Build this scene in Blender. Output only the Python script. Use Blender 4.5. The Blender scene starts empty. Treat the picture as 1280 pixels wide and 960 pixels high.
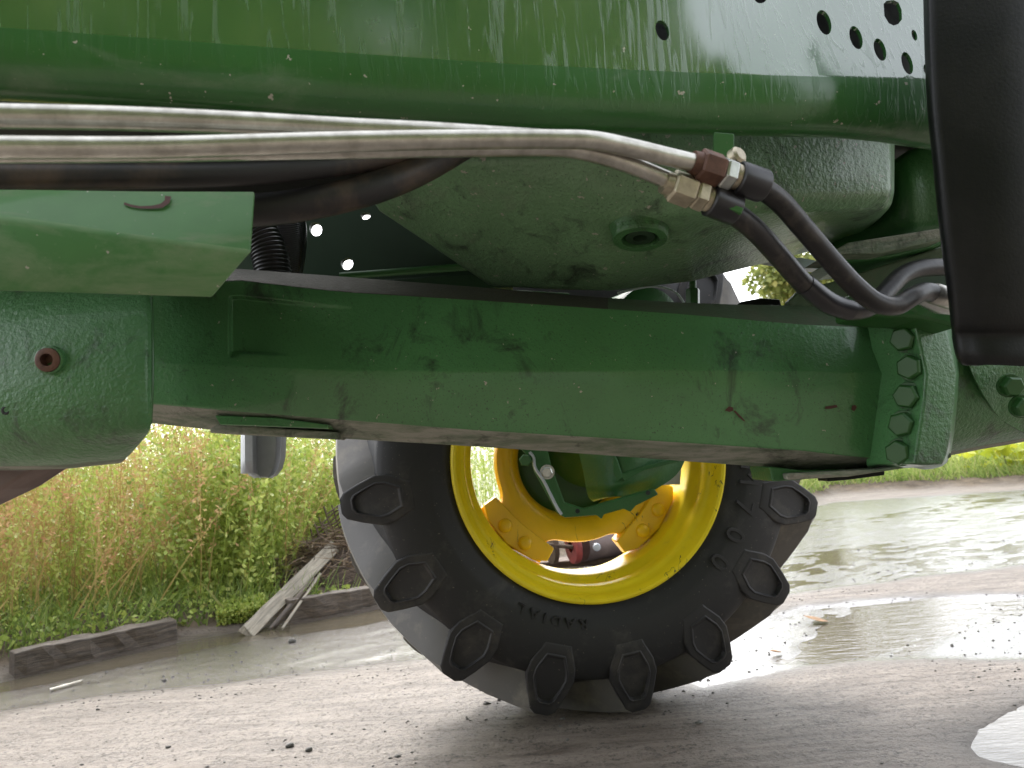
import bpy, bmesh, math, random
import numpy as np
from mathutils import Vector, Matrix
from mathutils.geometry import delaunay_2d_cdt
random.seed(7)
rng = np.random.default_rng(7)
sc = bpy.context.scene
COL = sc.collection
rad = math.radians

# ------------------------------------------------------------------ camera
FPX = 888.0                       # focal length in photo pixels (1280 wide)
CAM = Vector((0.0, 0.0, 0.74))
ROT = Matrix.Rotation(rad(90 + 5.9), 3, 'X') @ Matrix.Rotation(rad(-4.0), 3, 'Z')
cd = bpy.data.cameras.new('camera')
cam = bpy.data.objects.new('camera', cd)
COL.objects.link(cam)
cam.matrix_world = Matrix.Translation(CAM) @ ROT.to_4x4()
cd.sensor_width = 36.0
cd.lens = 36.0 * FPX / 1280.0
cd.clip_start = 0.02
cd.clip_end = 2000
cd.dof.use_dof = True
cd.dof.focus_distance = 1.35
cd.dof.aperture_fstop = cd.lens / 3.6
sc.camera = cam

# ------------------------------------------------------------------ light
SUN_EL, SUN_AZ = rad(46), rad(-22)          # azimuth measured from +Y towards +X
w = bpy.data.worlds.new('World')
sc.world = w
w.use_nodes = True
nt = w.node_tree
nt.nodes.clear()
wo = nt.nodes.new('ShaderNodeOutputWorld')
bg = nt.nodes.new('ShaderNodeBackground')
sky = nt.nodes.new('ShaderNodeTexSky')
sky.sky_type = 'NISHITA'
sky.sun_disc = False
sky.sun_elevation = SUN_EL
sky.sun_rotation = SUN_AZ
sky.air_density = 1.0
sky.dust_density = 3.0
hs = nt.nodes.new('ShaderNodeHueSaturation')
hs.inputs['Saturation'].default_value = 0.22       # overcast: the blue is mostly veiled
hs.inputs['Value'].default_value = 3.0
nt.links.new(sky.outputs[0], hs.inputs['Color'])
nt.links.new(hs.outputs[0], bg.inputs['Color'])
bg.inputs['Strength'].default_value = 0.15
nt.links.new(bg.outputs[0], wo.inputs['Surface'])
sd = bpy.data.lights.new('sun', 'SUN')
sd.energy = 1.1
sd.angle = rad(12)
sd.color = (1.0, 0.96, 0.9)
sun = bpy.data.objects.new('sun', sd)
COL.objects.link(sun)
sdir = Vector((math.sin(SUN_AZ) * math.cos(SUN_EL), math.cos(SUN_AZ) * math.cos(SUN_EL), math.sin(SUN_EL)))
sun.rotation_euler = sdir.to_track_quat('Z', 'Y').to_euler()
sun.location = (0, 0, 6)
sc.view_settings.view_transform = 'Standard'
sc.view_settings.look = 'None'
sc.view_settings.exposure = 0.68
sc.view_settings.gamma = 1.0
sc.cycles.max_bounces = 8
sc.cycles.diffuse_bounces = 5
sc.cycles.use_denoising = True

# ------------------------------------------------------------------ projection helpers
def ray(u, v):
    return ROT @ Vector(((u - 640) / FPX, (480 - v) / FPX, -1.0))

def P(u, v, Y):
    """world point seen at photo pixel (u, v) standing at world depth Y"""
    d = ray(u, v)
    return CAM + d * ((Y - CAM.y) / d.y)

def G(u, v, z=0.0):
    d = ray(u, v)
    return CAM + d * ((z - CAM.z) / d.z)

# ------------------------------------------------------------------ object helpers
def link(name, me, mats, parent=None, smooth=True):
    o = bpy.data.objects.new(name, me)
    COL.objects.link(o)
    if not isinstance(mats, (list, tuple)):
        mats = [mats]
    if len(me.materials) == 0:
        for m in mats:
            me.materials.append(m)
    if smooth:
        me.polygons.foreach_set('use_smooth', [True] * len(me.polygons))
    if parent is not None:
        o.parent = parent
        o.matrix_parent_inverse = parent.matrix_world.inverted()
    return o

def mesh(name, verts, faces, mats, parent=None, smooth=True, mi=None):
    me = bpy.data.meshes.new(name)
    me.from_pydata([tuple(v) for v in verts], [], faces)
    o = link(name, me, mats, parent, smooth)
    if mi is not None:
        me.polygons.foreach_set('material_index', mi)
    me.update()
    return o

def frombm(name, bm, mats, parent=None, smooth=True, normals=True):
    me = bpy.data.meshes.new(name)
    if normals:
        bmesh.ops.recalc_face_normals(bm, faces=bm.faces[:])
    bm.to_mesh(me)
    bm.free()
    return link(name, me, mats, parent, smooth)

def sharp(o, deg=35):
    """smooth shading that keeps edges steeper than deg"""
    me = o.data
    bm = bmesh.new(); bm.from_mesh(me)
    for e in bm.edges:
        e.smooth = not (len(e.link_faces) == 2 and e.calc_face_angle(0) > rad(deg))
    bm.to_mesh(me); bm.free()
    return o

def bev(o, width, seg=2, ang=30):
    m = o.modifiers.new('bevel', 'BEVEL')
    m.width = width; m.segments = seg; m.limit_method = 'ANGLE'; m.angle_limit = rad(ang)
    return o

def solid(o, t, off=1.0):
    m = o.modifiers.new('thick', 'SOLIDIFY')
    m.thickness = t; m.offset = off
    return o

def thing(name, label, cat, loc=(0, 0, 0), group=None):
    o = bpy.data.objects.new(name, None)
    o.empty_display_size = 0.1
    COL.objects.link(o)
    o.location = loc
    o['label'] = label; o['category'] = cat
    if group: o['group'] = group
    bpy.context.view_layer.update()
    return o

def tag(o, label, cat, group=None):
    o['label'] = label; o['category'] = cat
    if group: o['group'] = group
    return o

def catmull(pts, n):
    """resample a polyline of vectors through its points, n steps per span"""
    pts = [Vector(p) for p in pts]
    out = []
    for i in range(len(pts) - 1):
        p0 = pts[i - 1] if i > 0 else pts[i] * 2 - pts[i + 1]
        p1, p2 = pts[i], pts[i + 1]
        p3 = pts[i + 2] if i + 2 < len(pts) else pts[i + 1] * 2 - pts[i]
        for k in range(n):
            t = k / n
            out.append(0.5 * ((2 * p1) + (p2 - p0) * t + (2 * p0 - 5 * p1 + 4 * p2 - p3) * t * t
                              + (3 * p1 - p0 - 3 * p2 + p3) * t ** 3))
    out.append(pts[-1])
    return out

def lerp_grid(rows, nu, nv):
    """Catmull surface through a grid of points"""
    wide = [catmull(r, nu) for r in rows]
    cols = [catmull([wide[r][c] for r in range(len(rows))], nv) for c in range(len(wide[0]))]
    return [[cols[c][r] for c in range(len(cols))] for r in range(len(cols[0]))]

def grid(name, rows, mats, parent=None, smooth=True, close_u=False, mi=None):
    n, m = len(rows), len(rows[0])
    verts = [p for r in rows for p in r]
    faces, idx = [], []
    for i in range(n - 1):
        for j in range(m if close_u else m - 1):
            a, b = i * m + j, i * m + (j + 1) % m
            faces.append((a, b, b + m, a + m))
            idx.append(mi(i, j) if mi else 0)
    return mesh(name, verts, faces, mats, parent, smooth, idx if mi else None)

def sweep(pts, radii, seg=16, roll=0.0, caps=True):
    """verts and faces of a tube along pts"""
    pts = [Vector(p) for p in pts]
    n = len(pts)
    if not isinstance(radii, (list, tuple)):
        radii = [radii] * n
    verts, faces = [], []
    t0 = (pts[1] - pts[0]).normalized()
    up = Vector((0, 0, 1)) if abs(t0.z) < 0.9 else Vector((1, 0, 0))
    nrm = (up - t0 * up.dot(t0)).normalized()
    for i in range(n):
        t = ((pts[min(i + 1, n - 1)] - pts[max(i - 1, 0)])).normalized()
        nrm = (nrm - t * nrm.dot(t)).normalized()
        b = t.cross(nrm)
        for k in range(seg):
            a = 2 * math.pi * k / seg + roll
            verts.append(pts[i] + (nrm * math.cos(a) + b * math.sin(a)) * radii[i])
    for i in range(n - 1):
        for k in range(seg):
            a, b2 = i * seg + k, i * seg + (k + 1) % seg
            faces.append((a, b2, b2 + seg, a + seg))
    if caps:
        faces.append(tuple(range(seg))[::-1])
        faces.append(tuple((n - 1) * seg + k for k in range(seg)))
    return verts, faces

def tube(name, pts, radii, mat, parent=None, seg=16, smooth=True, roll=0.0, sub=0, deg=40):
    if sub:
        if isinstance(radii, (list, tuple)):
            rr = []
            for i in range(len(radii) - 1):
                rr += [radii[i] + (radii[i + 1] - radii[i]) * k / sub for k in range(sub)]
            radii = rr + [radii[-1]]
        pts = catmull(pts, sub)
    v, f = sweep(pts, radii, seg, roll)
    o = mesh(name, v, f, mat, parent, smooth)
    return sharp(o, deg)

def lathe_pts(profile, centre, axis, seg, ref=Vector((0, 0, 1))):
    """rows of points: profile is (radius, distance along axis)"""
    axis = axis.normalized()
    x = (ref - axis * ref.dot(axis)).normalized()
    y = axis.cross(x)
    return [[centre + axis * h + (x * math.cos(2 * math.pi * k / seg) + y * math.sin(2 * math.pi * k / seg)) * r
             for k in range(seg)] for r, h in profile]

def lathe(name, profile, centre, axis, mat, parent=None, seg=32, deg=35, roll=0, caps=(False, False)):
    rows = lathe_pts(profile, centre, axis, seg)
    m = seg
    verts = [p for r in rows for p in r]
    faces = []
    for i in range(len(rows) - 1):
        for j in range(m):
            a, b = i * m + j, i * m + (j + 1) % m
            faces.append((a, b, b + m, a + m))
    if caps[0]: faces.append(tuple(range(m))[::-1])
    if caps[1]: faces.append(tuple((len(rows) - 1) * m + k for k in range(m)))
    return sharp(mesh(name, verts, faces, mat, parent), deg)

def hexbolt(name, centre, axis, r, h, mat, parent, washer=0.0, roll=0.3):
    """hex head with a chamfered crown, optional washer under it"""
    axis = axis.normalized()
    ref = Vector((0, 0, 1)) if abs(axis.z) < 0.9 else Vector((1, 0, 0))
    x = (ref - axis * ref.dot(axis)).normalized(); y = axis.cross(x)
    verts, faces = [], []
    prof = [(r, 0.0), (r, h * 0.8), (r * 0.84, h), (r * 0.5, h)]
    for rr, hh in prof:
        for k in range(6):
            a = roll + k * math.pi / 3
            verts.append(centre + axis * hh + (x * math.cos(a) + y * math.sin(a)) * rr)
    for i in range(3):
        for k in range(6):
            a, b = i * 6 + k, i * 6 + (k + 1) % 6
            faces.append((a, b, b + 6, a + 6))
    faces.append(tuple(18 + k for k in range(6)))
    if washer:
        base = len(verts); n = 20
        for rr, hh in ((r * washer, -0.003), (r * washer, 0.0015), (r * 0.8, 0.0015)):
            for k in range(n):
                a = 2 * math.pi * k / n
                verts.append(centre + axis * hh + (x * math.cos(a) + y * math.sin(a)) * rr)
        for i in range(2):
            for k in range(n):
                a, b = base + i * n + k, base + i * n + (k + 1) % n
                faces.append((a, b, b + n, a + n))
    o = mesh(name, verts, faces, mat, parent, smooth=False)
    bev(o, r * 0.05, 2, 25)
    return o

def prism(name, poly, depth_vec, mat, parent=None, b=0.0, smooth=False, seg=2):
    """planar polygon (3D points) extruded by depth_vec"""
    n = len(poly)
    v = [Vector(p) for p in poly] + [Vector(p) + depth_vec for p in poly]
    f = [tuple(range(n))[::-1], tuple(range(n, 2 * n))] + [(k, (k + 1) % n, (k + 1) % n + n, k + n) for k in range(n)]
    bm = bmesh.new()
    bv = [bm.verts.new(p) for p in v]
    for q in f: bm.faces.new([bv[i] for i in q])
    o = frombm(name, bm, mat, parent, smooth)
    if b: bev(o, b, seg)
    return o

# ------------------------------------------------------------------ materials
def mat(name):
    m = bpy.data.materials.new(name); m.use_nodes = True
    t = m.node_tree
    return m, t, t.nodes['Principled BSDF']

def N(t, kind, **kw):
    n = t.nodes.new(kind)
    for k, v in kw.items():
        if k in n.inputs: n.inputs[k].default_value = v
        else: setattr(n, k, v)
    return n

def ramp(t, fac, stops, interp='LINEAR'):
    r = t.nodes.new('ShaderNodeValToRGB')
    r.color_ramp.interpolation = interp
    el = r.color_ramp.elements
    el[0].position, el[0].color = stops[0][0], (*stops[0][1], 1) if len(stops[0][1]) == 3 else stops[0][1]
    el[1].position, el[1].color = stops[-1][0], (*stops[-1][1], 1)
    for p, c in stops[1:-1]:
        e = el.new(p); e.color = (*c, 1)
    t.links.new(fac, r.inputs[0])
    return r.outputs[0]

def g3(v): return (v, v, v)

def noise(t, scale, detail=4, rough=0.55, vec=None, dist=0.0):
    n = N(t, 'ShaderNodeTexNoise', Scale=scale, Detail=detail, Roughness=rough, Distortion=dist)
    if vec is not None: t.links.new(vec, n.inputs['Vector'])
    return n.outputs['Fac']

def coords(t, scale=(1, 1, 1)):
    g = t.nodes.new('ShaderNodeNewGeometry')
    mp = t.nodes.new('ShaderNodeMapping')
    mp.inputs['Scale'].default_value = scale
    t.links.new(g.outputs['Position'], mp.inputs['Vector'])
    return mp.outputs[0]

def mix(t, fac, a, b):
    m = t.nodes.new('ShaderNodeMix'); m.data_type = 'RGBA'
    for sock, val in ((m.inputs[0], fac), (m.inputs[6], a), (m.inputs[7], b)):
        if isinstance(val, bpy.types.NodeSocket): t.links.new(val, sock)
        elif isinstance(val, (int, float)): sock.default_value = val
        else: sock.default_value = (*val, 1)
    return m.outputs[2]

def math_(t, op, a, b=0.5, clamp=False):
    m = t.nodes.new('ShaderNodeMath'); m.operation = op; m.use_clamp = clamp
    for s, v in ((m.inputs[0], a), (m.inputs[1], b)):
        if isinstance(v, bpy.types.NodeSocket): t.links.new(v, s)
        else: s.default_value = v
    return m.outputs[0]

def bump(t, p, h, strength=0.3, dist=0.002, prev=None):
    b = N(t, 'ShaderNodeBump', Strength=strength, Distance=dist)
    t.links.new(h, b.inputs['Height'])
    if prev is not None: t.links.new(prev, b.inputs['Normal'])
    t.links.new(b.outputs[0], p.inputs['Normal'])
    return b.outputs[0]

GREEN = (0.030, 0.125, 0.028)
def paint(name, base=GREEN, rough=0.38, cast=0.0, dirt=0.25, dirtcol=(0.16, 0.14, 0.11), chips=0.0, drips=0.0,
          darkdirt=0.0, coat=0.0, stretch=(1, 1, 1), scale=1.0, scratch=0.0, pits=0.0, cior=1.5):
    m, t, p = mat(name)
    v = coords(t)
    c = ramp(t, noise(t, 3.0 * scale, 5, 0.6, v), [(0.3, tuple(x * 0.82 for x in base)), (0.7, tuple(x * 1.18 for x in base))])
    vs = coords(t, stretch)
    nd = noise(t, 6.0 * scale, 8, 0.68, vs, 0.4)
    lo = 0.64 - dirt * 0.35
    fd = ramp(t, nd, [(lo, g3(0)), (lo + 0.16, g3(1))])
    fdm = math_(t, 'MULTIPLY', fd, min(1.0, 0.35 + dirt))
    c = mix(t, fdm, c, dirtcol)
    if darkdirt:
        nk = ramp(t, noise(t, 11.0, 6, 0.7, coords(t, (1, 1, 0.6)), 0.8), [(0.60 - darkdirt * 0.16, g3(0)), (0.72 - darkdirt * 0.1, g3(1))])
        c = mix(t, math_(t, 'MULTIPLY', nk, 0.8), c, (0.02, 0.022, 0.02))
    if chips:
        nc = ramp(t, noise(t, 70, 3, 0.6, v), [(0.735 - chips * 0.05, g3(0)), (0.745 - chips * 0.05, g3(1))])
        c = mix(t, nc, c, (0.38, 0.36, 0.3))
    if pits:
        npt = ramp(t, noise(t, 260, 3, 0.7, v), [(0.60 - 0.05 * pits, g3(0)), (0.70 - 0.05 * pits, g3(1))])
        patch = ramp(t, noise(t, 9, 4, 0.6, v), [(0.35, g3(0.25)), (0.65, g3(1))])
        c = mix(t, math_(t, 'MULTIPLY', npt, patch), c, (0.025, 0.028, 0.02))
    if scratch:
        ns_ = math_(t, 'ABSOLUTE', math_(t, 'SUBTRACT', noise(t, 17, 3, 0.6, coords(t, (1, 1, 0.45)), 0.3), 0.5))
        msk = ramp(t, noise(t, 8, 4, 0.6, coords(t, (1.3, 1, 0.9))), [(0.60 - 0.06 * scratch, g3(0)), (0.63 - 0.06 * scratch, g3(1))])
        ln = ramp(t, ns_, [(0.004, g3(1)), (0.009, g3(0))])
        c = mix(t, math_(t, 'MULTIPLY', ln, msk), c, (0.05, 0.045, 0.03))
    # fine specks of dried mud
    ns = ramp(t, noise(t, 190, 2, 0.5, v), [(0.70, g3(0)), (0.74, g3(1))])
    c = mix(t, math_(t, 'MULTIPLY', ns, 0.35), c, dirtcol)
    t.links.new(c, p.inputs['Base Color'])
    rr = math_(t, 'ADD', math_(t, 'MULTIPLY', fd, 0.30), rough)
    prev = None
    if drips:
        vd = coords(t, (1, 1, 0.07))
        n1 = ramp(t, noise(t, 95, 3, 0.6, vd, 0.9), [(0.52, g3(0)), (0.62, g3(1))])
        rr = math_(t, 'ADD', rr, math_(t, 'MULTIPLY', n1, 0.16 * drips))
        t.links.new(math_(t, 'ADD', math_(t, 'MULTIPLY', n1, 0.40 * drips), 0.13), p.inputs['Coat Roughness'])
        prev = bump(t, p, n1, 0.45 * drips, 0.0022)
        n2 = ramp(t, noise(t, 160, 3, 0.6, coords(t, (1, 1, 0.55)), 0.6), [(0.6, g3(0)), (0.68, g3(1))])
        prev = bump(t, p, n2, 0.2 * drips, 0.001, prev)
    t.links.new(rr, p.inputs['Roughness'])
    if cast:
        prev = bump(t, p, noise(t, 130, 3, 0.6, v), 0.9 * cast, 0.004, prev)
        prev = bump(t, p, noise(t, 26, 5, 0.6, v), 0.35 * cast, 0.008, prev)
    else:
        prev = bump(t, p, noise(t, 14, 3, 0.5, v), 0.12, 0.004, prev)
    p.inputs['Coat Weight'].default_value = coat
    p.inputs['Coat Roughness'].default_value = 0.10
    p.inputs['Coat IOR'].default_value = cior
    return m

M_RAIL = paint('rail_paint', rough=0.20, dirt=0.10, dirtcol=(0.10,0.15,0.08), drips=0.5, coat=1.0, chips=0.05, cior=2.3)
M_RAILLOW = paint('rail_lower_paint', rough=0.30, dirt=0.20, dirtcol=(0.16,0.20,0.13), drips=0.35, coat=0.5, chips=0.8, stretch=(0.5, 1, 1.2))
M_CAST = paint('cast_paint', (0.058, 0.170, 0.056), rough=0.42, cast=0.9, dirt=0.16, dirtcol=(0.10,0.13,0.09), darkdirt=0.40, coat=0.15)
M_BEAM = paint('beam_paint', (0.070, 0.205, 0.072), rough=0.34, cast=0.5, dirt=0.12, dirtcol=(0.05,0.10,0.05), darkdirt=0.15, coat=0.5, pits=0.15, chips=0.6)
M_PAN = paint('pan_paint', (0.150, 0.275, 0.140), rough=0.33, cast=0.75, dirt=0.25, darkdirt=0.28, coat=0.2, dirtcol=(0.18, 0.22, 0.15), stretch=(1, 1, 1.4), scale=1.6, pits=0.5, chips=1.2)
M_UNDER = paint('dusty_underside_paint', (0.14, 0.18, 0.12), rough=0.7, cast=0.8, dirt=0.6, dirtcol=(0.33, 0.325, 0.28), darkdirt=0.4, stretch=(0.35, 1, 2.2), scale=3)
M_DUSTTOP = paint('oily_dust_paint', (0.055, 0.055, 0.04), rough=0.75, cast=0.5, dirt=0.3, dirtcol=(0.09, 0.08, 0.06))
M_BRKT = paint('bracket_paint', (0.050, 0.16, 0.038), rough=0.45, dirt=0.34, dirtcol=(0.17, 0.22, 0.13), coat=0.15, stretch=(0.4, 1, 1.5), darkdirt=0.15, scale=3.0, chips=0.5)
M_BRKTLOW = paint('dusty_bracket_paint', (0.055, 0.18, 0.045), rough=0.5, dirt=0.42, dirtcol=(0.20, 0.27, 0.15), coat=0.1, stretch=(0.5, 1, 1.2), darkdirt=0.1, scale=1.4, chips=0.5)
M_KNUC = paint('knuckle_paint', (0.032, 0.125, 0.034), rough=0.42, cast=0.4, dirt=0.12)
M_BOLT = paint('bolt_paint', (0.030, 0.105, 0.026), rough=0.38, dirt=0.10)
M_DARKGREEN = paint('shaded_panel_paint', (0.010, 0.035, 0.012), rough=0.6, dirt=0.1, dirtcol=(0.02, 0.03, 0.015))  # green darkened in the colour itself so the bulkhead reads as unlit
M_YELLOW = paint('yellow_paint', (0.88, 0.56, 0.010), rough=0.36, dirt=-0.3, dirtcol=(0.35, 0.27, 0.10), coat=0.2, scratch=0.4)
M_RIM = paint('yellow_rim_paint', (0.82, 0.64, 0.012), rough=0.38, dirt=0.10, dirtcol=(0.30, 0.24, 0.07), coat=0.15, scratch=0.5)

def simple(name, col, rough=0.5, metal=0.0, var=0.2, bscale=60, bst=0.1, bdist=0.002, scale=8, spec=None, col2=None, lo=.35, hi=.7):
    m, t, p = mat(name)
    v = coords(t)
    c2 = col2 or tuple(x * (1 + var) for x in col)
    c = ramp(t, noise(t, scale, 6, 0.65, v, 0.3), [(lo, tuple(x * (1 - var) for x in col)), (hi, c2)])
    t.links.new(c, p.inputs['Base Color'])
    p.inputs['Roughness'].default_value = rough
    p.inputs['Metallic'].default_value = metal
    if spec is not None: p.inputs['Specular IOR Level'].default_value = spec
    bump(t, p, noise(t, bscale, 4, 0.6, v), bst, bdist)
    return m

M_STEEL = simple('zinc_steel', (0.46, 0.44, 0.39), 0.30, 0.85, 0.12, 200, 0.05, 0.0003, 40, col2=(0.66, 0.645, 0.59))
M_BEIGEST = simple('yellowed_zinc', (0.45, 0.40, 0.30), 0.38, 0.75, 0.3, 90, 0.15, 0.0006, 40)
M_SILVER = simple('bright_nut_steel', (0.55, 0.57, 0.55), 0.30, 0.8, 0.2, 90, 0.15, 0.0005, 40)
M_RUST = simple('rusty_steel', (0.13, 0.065, 0.045), 0.55, 0.35, 0.4, 60, 0.3, 0.001, 50)
M_RUBBERHOSE = simple('rubber_hose', (0.014, 0.013, 0.014), 0.40, 0, 0.3, 130, 0.4, 0.0008, 30, col2=(0.07, 0.06, 0.05), lo=.5, hi=.8)
M_OLDHOSE = simple('dusty_rubber_hose', (0.022, 0.020, 0.020), 0.5, 0, 0.3, 50, 0.3, 0.0012, 9, col2=(0.13, 0.085, 0.055), lo=.5, hi=.85)
M_SLEEVE = simple('black_sleeve', (0.015, 0.015, 0.018), 0.36, 0, 0.2, 60, 0.1, 0.0008, 20)
M_CONDUIT = simple('black_conduit', (0.02, 0.02, 0.022), 0.30, 0, 0.2, 60, 0.05, 0.0005, 20)
M_PLASTIC = simple('black_plastic', (0.006, 0.007, 0.0075), 0.42, 0, 0.3, 260, 0.5, 0.0006, 7, spec=0.28, col2=(0.014,0.014,0.014), lo=.45, hi=.8)
M_DARK = simple('engine_dark', (0.018, 0.02, 0.018), 0.7, 0, 0.3, 20, 0.3, 0.01, 8)
M_GREYPL = simple('grey_metal', (0.46, 0.49, 0.53), 0.45, 0.3, 0.15, 30, 0.1, 0.001, 10)
M_RED = simple('faded_red_paint', (0.26, 0.045, 0.04), 0.6, 0, 0.3, 40, 0.2, 0.002, 12)
M_BROWNMACH = simple('weathered_machine_metal', (0.15, 0.11, 0.10), 0.6, 0.2, 0.4, 30, 0.3, 0.003, 6)
M_MARK = simple('red_brown_marker', (0.075, 0.025, 0.018), 0.6, 0, 0.2, 60, 0.1, 0.0005, 30)

def tyre_mat(name, base, dustc, amt, rough):
    m, t, p = mat(name)
    v = coords(t)
    c = ramp(t, noise(t, 9, 7, 0.7, v, 0.3), [(0.62 - amt, base), (0.8, dustc)])
    ns = ramp(t, noise(t, 130, 2, 0.5, v), [(0.71, g3(0)), (0.75, g3(1))])
    c = mix(t, math_(t, 'MULTIPLY', ns, 0.5), c, (0.20, 0.17, 0.13))
    t.links.new(c, p.inputs['Base Color'])
    p.inputs['Roughness'].default_value = rough
    b = bump(t, p, noise(t, 55, 4, 0.6, v), 0.18, 0.002)
    bump(t, p, noise(t, 6, 3, 0.5, v), 0.15, 0.01, b)
    return m
M_TYRE = tyre_mat('tyre_rubber', (0.014, 0.014, 0.015), (0.060, 0.055, 0.050), 0.08, 0.52)
M_LUG = tyre_mat('tread_rubber', (0.018, 0.017, 0.018), (0.075, 0.066, 0.056), 0.12, 0.55)
M_LUGWORN = tyre_mat('worn_tread_rubber', (0.19, 0.178, 0.165), (0.32, 0.285, 0.24), 0.16, 0.6)

M_LUGMID = tyre_mat('lug_flank_rubber', (0.095, 0.089, 0.083), (0.22, 0.195, 0.16), 0.14, 0.5)

def wood(name, c1, c2, rough=0.75):
    m, t, p = mat(name)
    tc = t.nodes.new('ShaderNodeTexCoord')
    mp = t.nodes.new('ShaderNodeMapping'); mp.inputs['Scale'].default_value = (2, 22, 22)
    t.links.new(tc.outputs['Object'], mp.inputs['Vector'])
    n = noise(t, 3, 8, 0.7, mp.outputs[0], 1.2)
    t.links.new(ramp(t, n, [(0.35, c1), (0.65, c2)]), p.inputs['Base Color'])
    p.inputs['Roughness'].default_value = rough
    bump(t, p, n, 0.7, 0.006)
    return m
M_WOODDARK = wood('wet_timber', (0.035, 0.028, 0.022), (0.16, 0.125, 0.10), 0.6)
M_WOODGREY = wood('weathered_plank', (0.16, 0.14, 0.11), (0.40, 0.36, 0.29))

def leafmat(name, rampstops, rough=0.5, trans=0.35, attr='tint'):
    m, t, p = mat(name)
    a = t.nodes.new('ShaderNodeAttribute'); a.attribute_name = attr
    c = ramp(t, a.outputs['Fac'], rampstops)
    t.links.new(c, p.inputs['Base Color'])
    p.inputs['Roughness'].default_value = rough
    tr = t.nodes.new('ShaderNodeBsdfTranslucent')
    t.links.new(c, tr.inputs['Color'])
    mx = t.nodes.new('ShaderNodeMixShader'); mx.inputs[0].default_value = trans
    t.links.new(p.outputs[0], mx.inputs[1]); t.links.new(tr.outputs[0], mx.inputs[2])
    out = [n for n in t.nodes if n.type == 'OUTPUT_MATERIAL'][0]
    t.links.new(mx.outputs[0], out.inputs['Surface'])
    return m
M_GREENLEAF = leafmat('weed_leaf', [(0, (0.18, 0.25, 0.05)), (0.5, (0.38, 0.48, 0.10)), (1, (0.60, 0.62, 0.20))])
M_DRY = leafmat('dry_stalk', [(0, (0.30, 0.20, 0.08)), (0.5, (0.55, 0.42, 0.17)), (1, (0.58, 0.34, 0.18))], 0.7, 0.25)
M_GRASS = leafmat('grass_blade', [(0, (0.12, 0.20, 0.04)), (0.6, (0.28, 0.38, 0.09)), (1, (0.45, 0.44, 0.20))])
M_STRAW = leafmat('dead_root', [(0, (0.08, 0.06, 0.045)), (1, (0.30, 0.22, 0.15))], 0.8, 0.0)
M_TREELEAF = leafmat('tree_leaf', [(0, (0.08, 0.12, 0.03)), (0.6, (0.26, 0.30, 0.08)), (1, (0.48, 0.44, 0.14))], 0.5, 0.3)
M_LIMELEAF = leafmat('lime_leaf', [(0, (0.35, 0.42, 0.03)), (1, (0.55, 0.55, 0.05))], 0.45, 0.4)
M_BARK = simple('bark', (0.10, 0.075, 0.055), 0.85, 0, 0.3, 30, 0.6, 0.01, 12)
M_AUTUMN = simple('fallen_leaf', (0.22, 0.12, 0.045), 0.6, 0, 0.3, 60, 0.2, 0.001, 60)
M_STONE = simple('stone', (0.10, 0.095, 0.085), 0.7, 0, 0.3, 60, 0.4, 0.003, 40)
M_BONE = simple('bleached_stick', (0.62, 0.58, 0.50), 0.6, 0, 0.2, 60, 0.2, 0.002, 30)
M_WIRE = simple('rusty_wire', (0.11, 0.075, 0.055), 0.7, 0.4, 0.3, 60, 0.2, 0.001, 30)

# ------------------------------------------------------------------ ground, water
KX = [-60, *(G(u, v).x for u, v in ((-300, 905), (0, 842), (222, 797), (480, 757), (1040, 618), (1290, 606))), 14, 30, 90]
KYs = [G(u, v).y for u, v in ((-300, 905), (0, 842), (222, 797), (480, 757), (1040, 618), (1290, 606))]
KY = [KYs[0] - 4, *KYs, 11.5, 17, 40]
def kerbY(x): return np.interp(x, KX, KY)

def vnoise(x, y, seed=0):
    """cheap value noise, arrays"""
    def h(i, j):
        n = (i * 374761393 + j * 668265263 + seed * 974711) & 0x7fffffff
        n = ((n ^ (n >> 13)) * 1274126177) & 0x7fffffff
        return (n ^ (n >> 16)) % 100000 / 100000.0
    xi, yi = np.floor(x).astype(np.int64), np.floor(y).astype(np.int64)
    fx, fy = x - xi, y - yi
    fx, fy = fx * fx * (3 - 2 * fx), fy * fy * (3 - 2 * fy)
    a, b, c, d = h(xi, yi), h(xi + 1, yi), h(xi, yi + 1), h(xi + 1, yi + 1)
    return (a * (1 - fx) + b * fx) * (1 - fy) + (c * (1 - fx) + d * fx) * fy - 0.5

def fbm(x, y, seed=0, oct=4):
    s, a = 0, 1.0
    for k in range(oct):
        s = s + a * vnoise(x * 2 ** k, y * 2 ** k, seed + k); a *= 0.5
    return s

def sdpoly(x, y, poly):
    """signed distance to polygon (negative inside)"""
    d = np.full(x.shape, 1e9); inside = np.zeros(x.shape, bool)
    n = len(poly)
    for i in range(n):
        ax, ay = poly[i]; bx, by = poly[(i + 1) % n]
        ex, ey = bx - ax, by - ay
        t = np.clip(((x - ax) * ex + (y - ay) * ey) / (ex * ex + ey * ey + 1e-12), 0, 1)
        d = np.minimum(d, np.hypot(x - ax - t * ex, y - ay - t * ey))
        cond = ((ay > y) != (by > y))
        with np.errstate(divide='ignore', invalid='ignore'):
            xx = (bx - ax) * (y - ay) / (by - ay + 1e-15) + ax
        inside ^= cond & (x < xx)
    return np.where(inside, -d, d)

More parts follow.
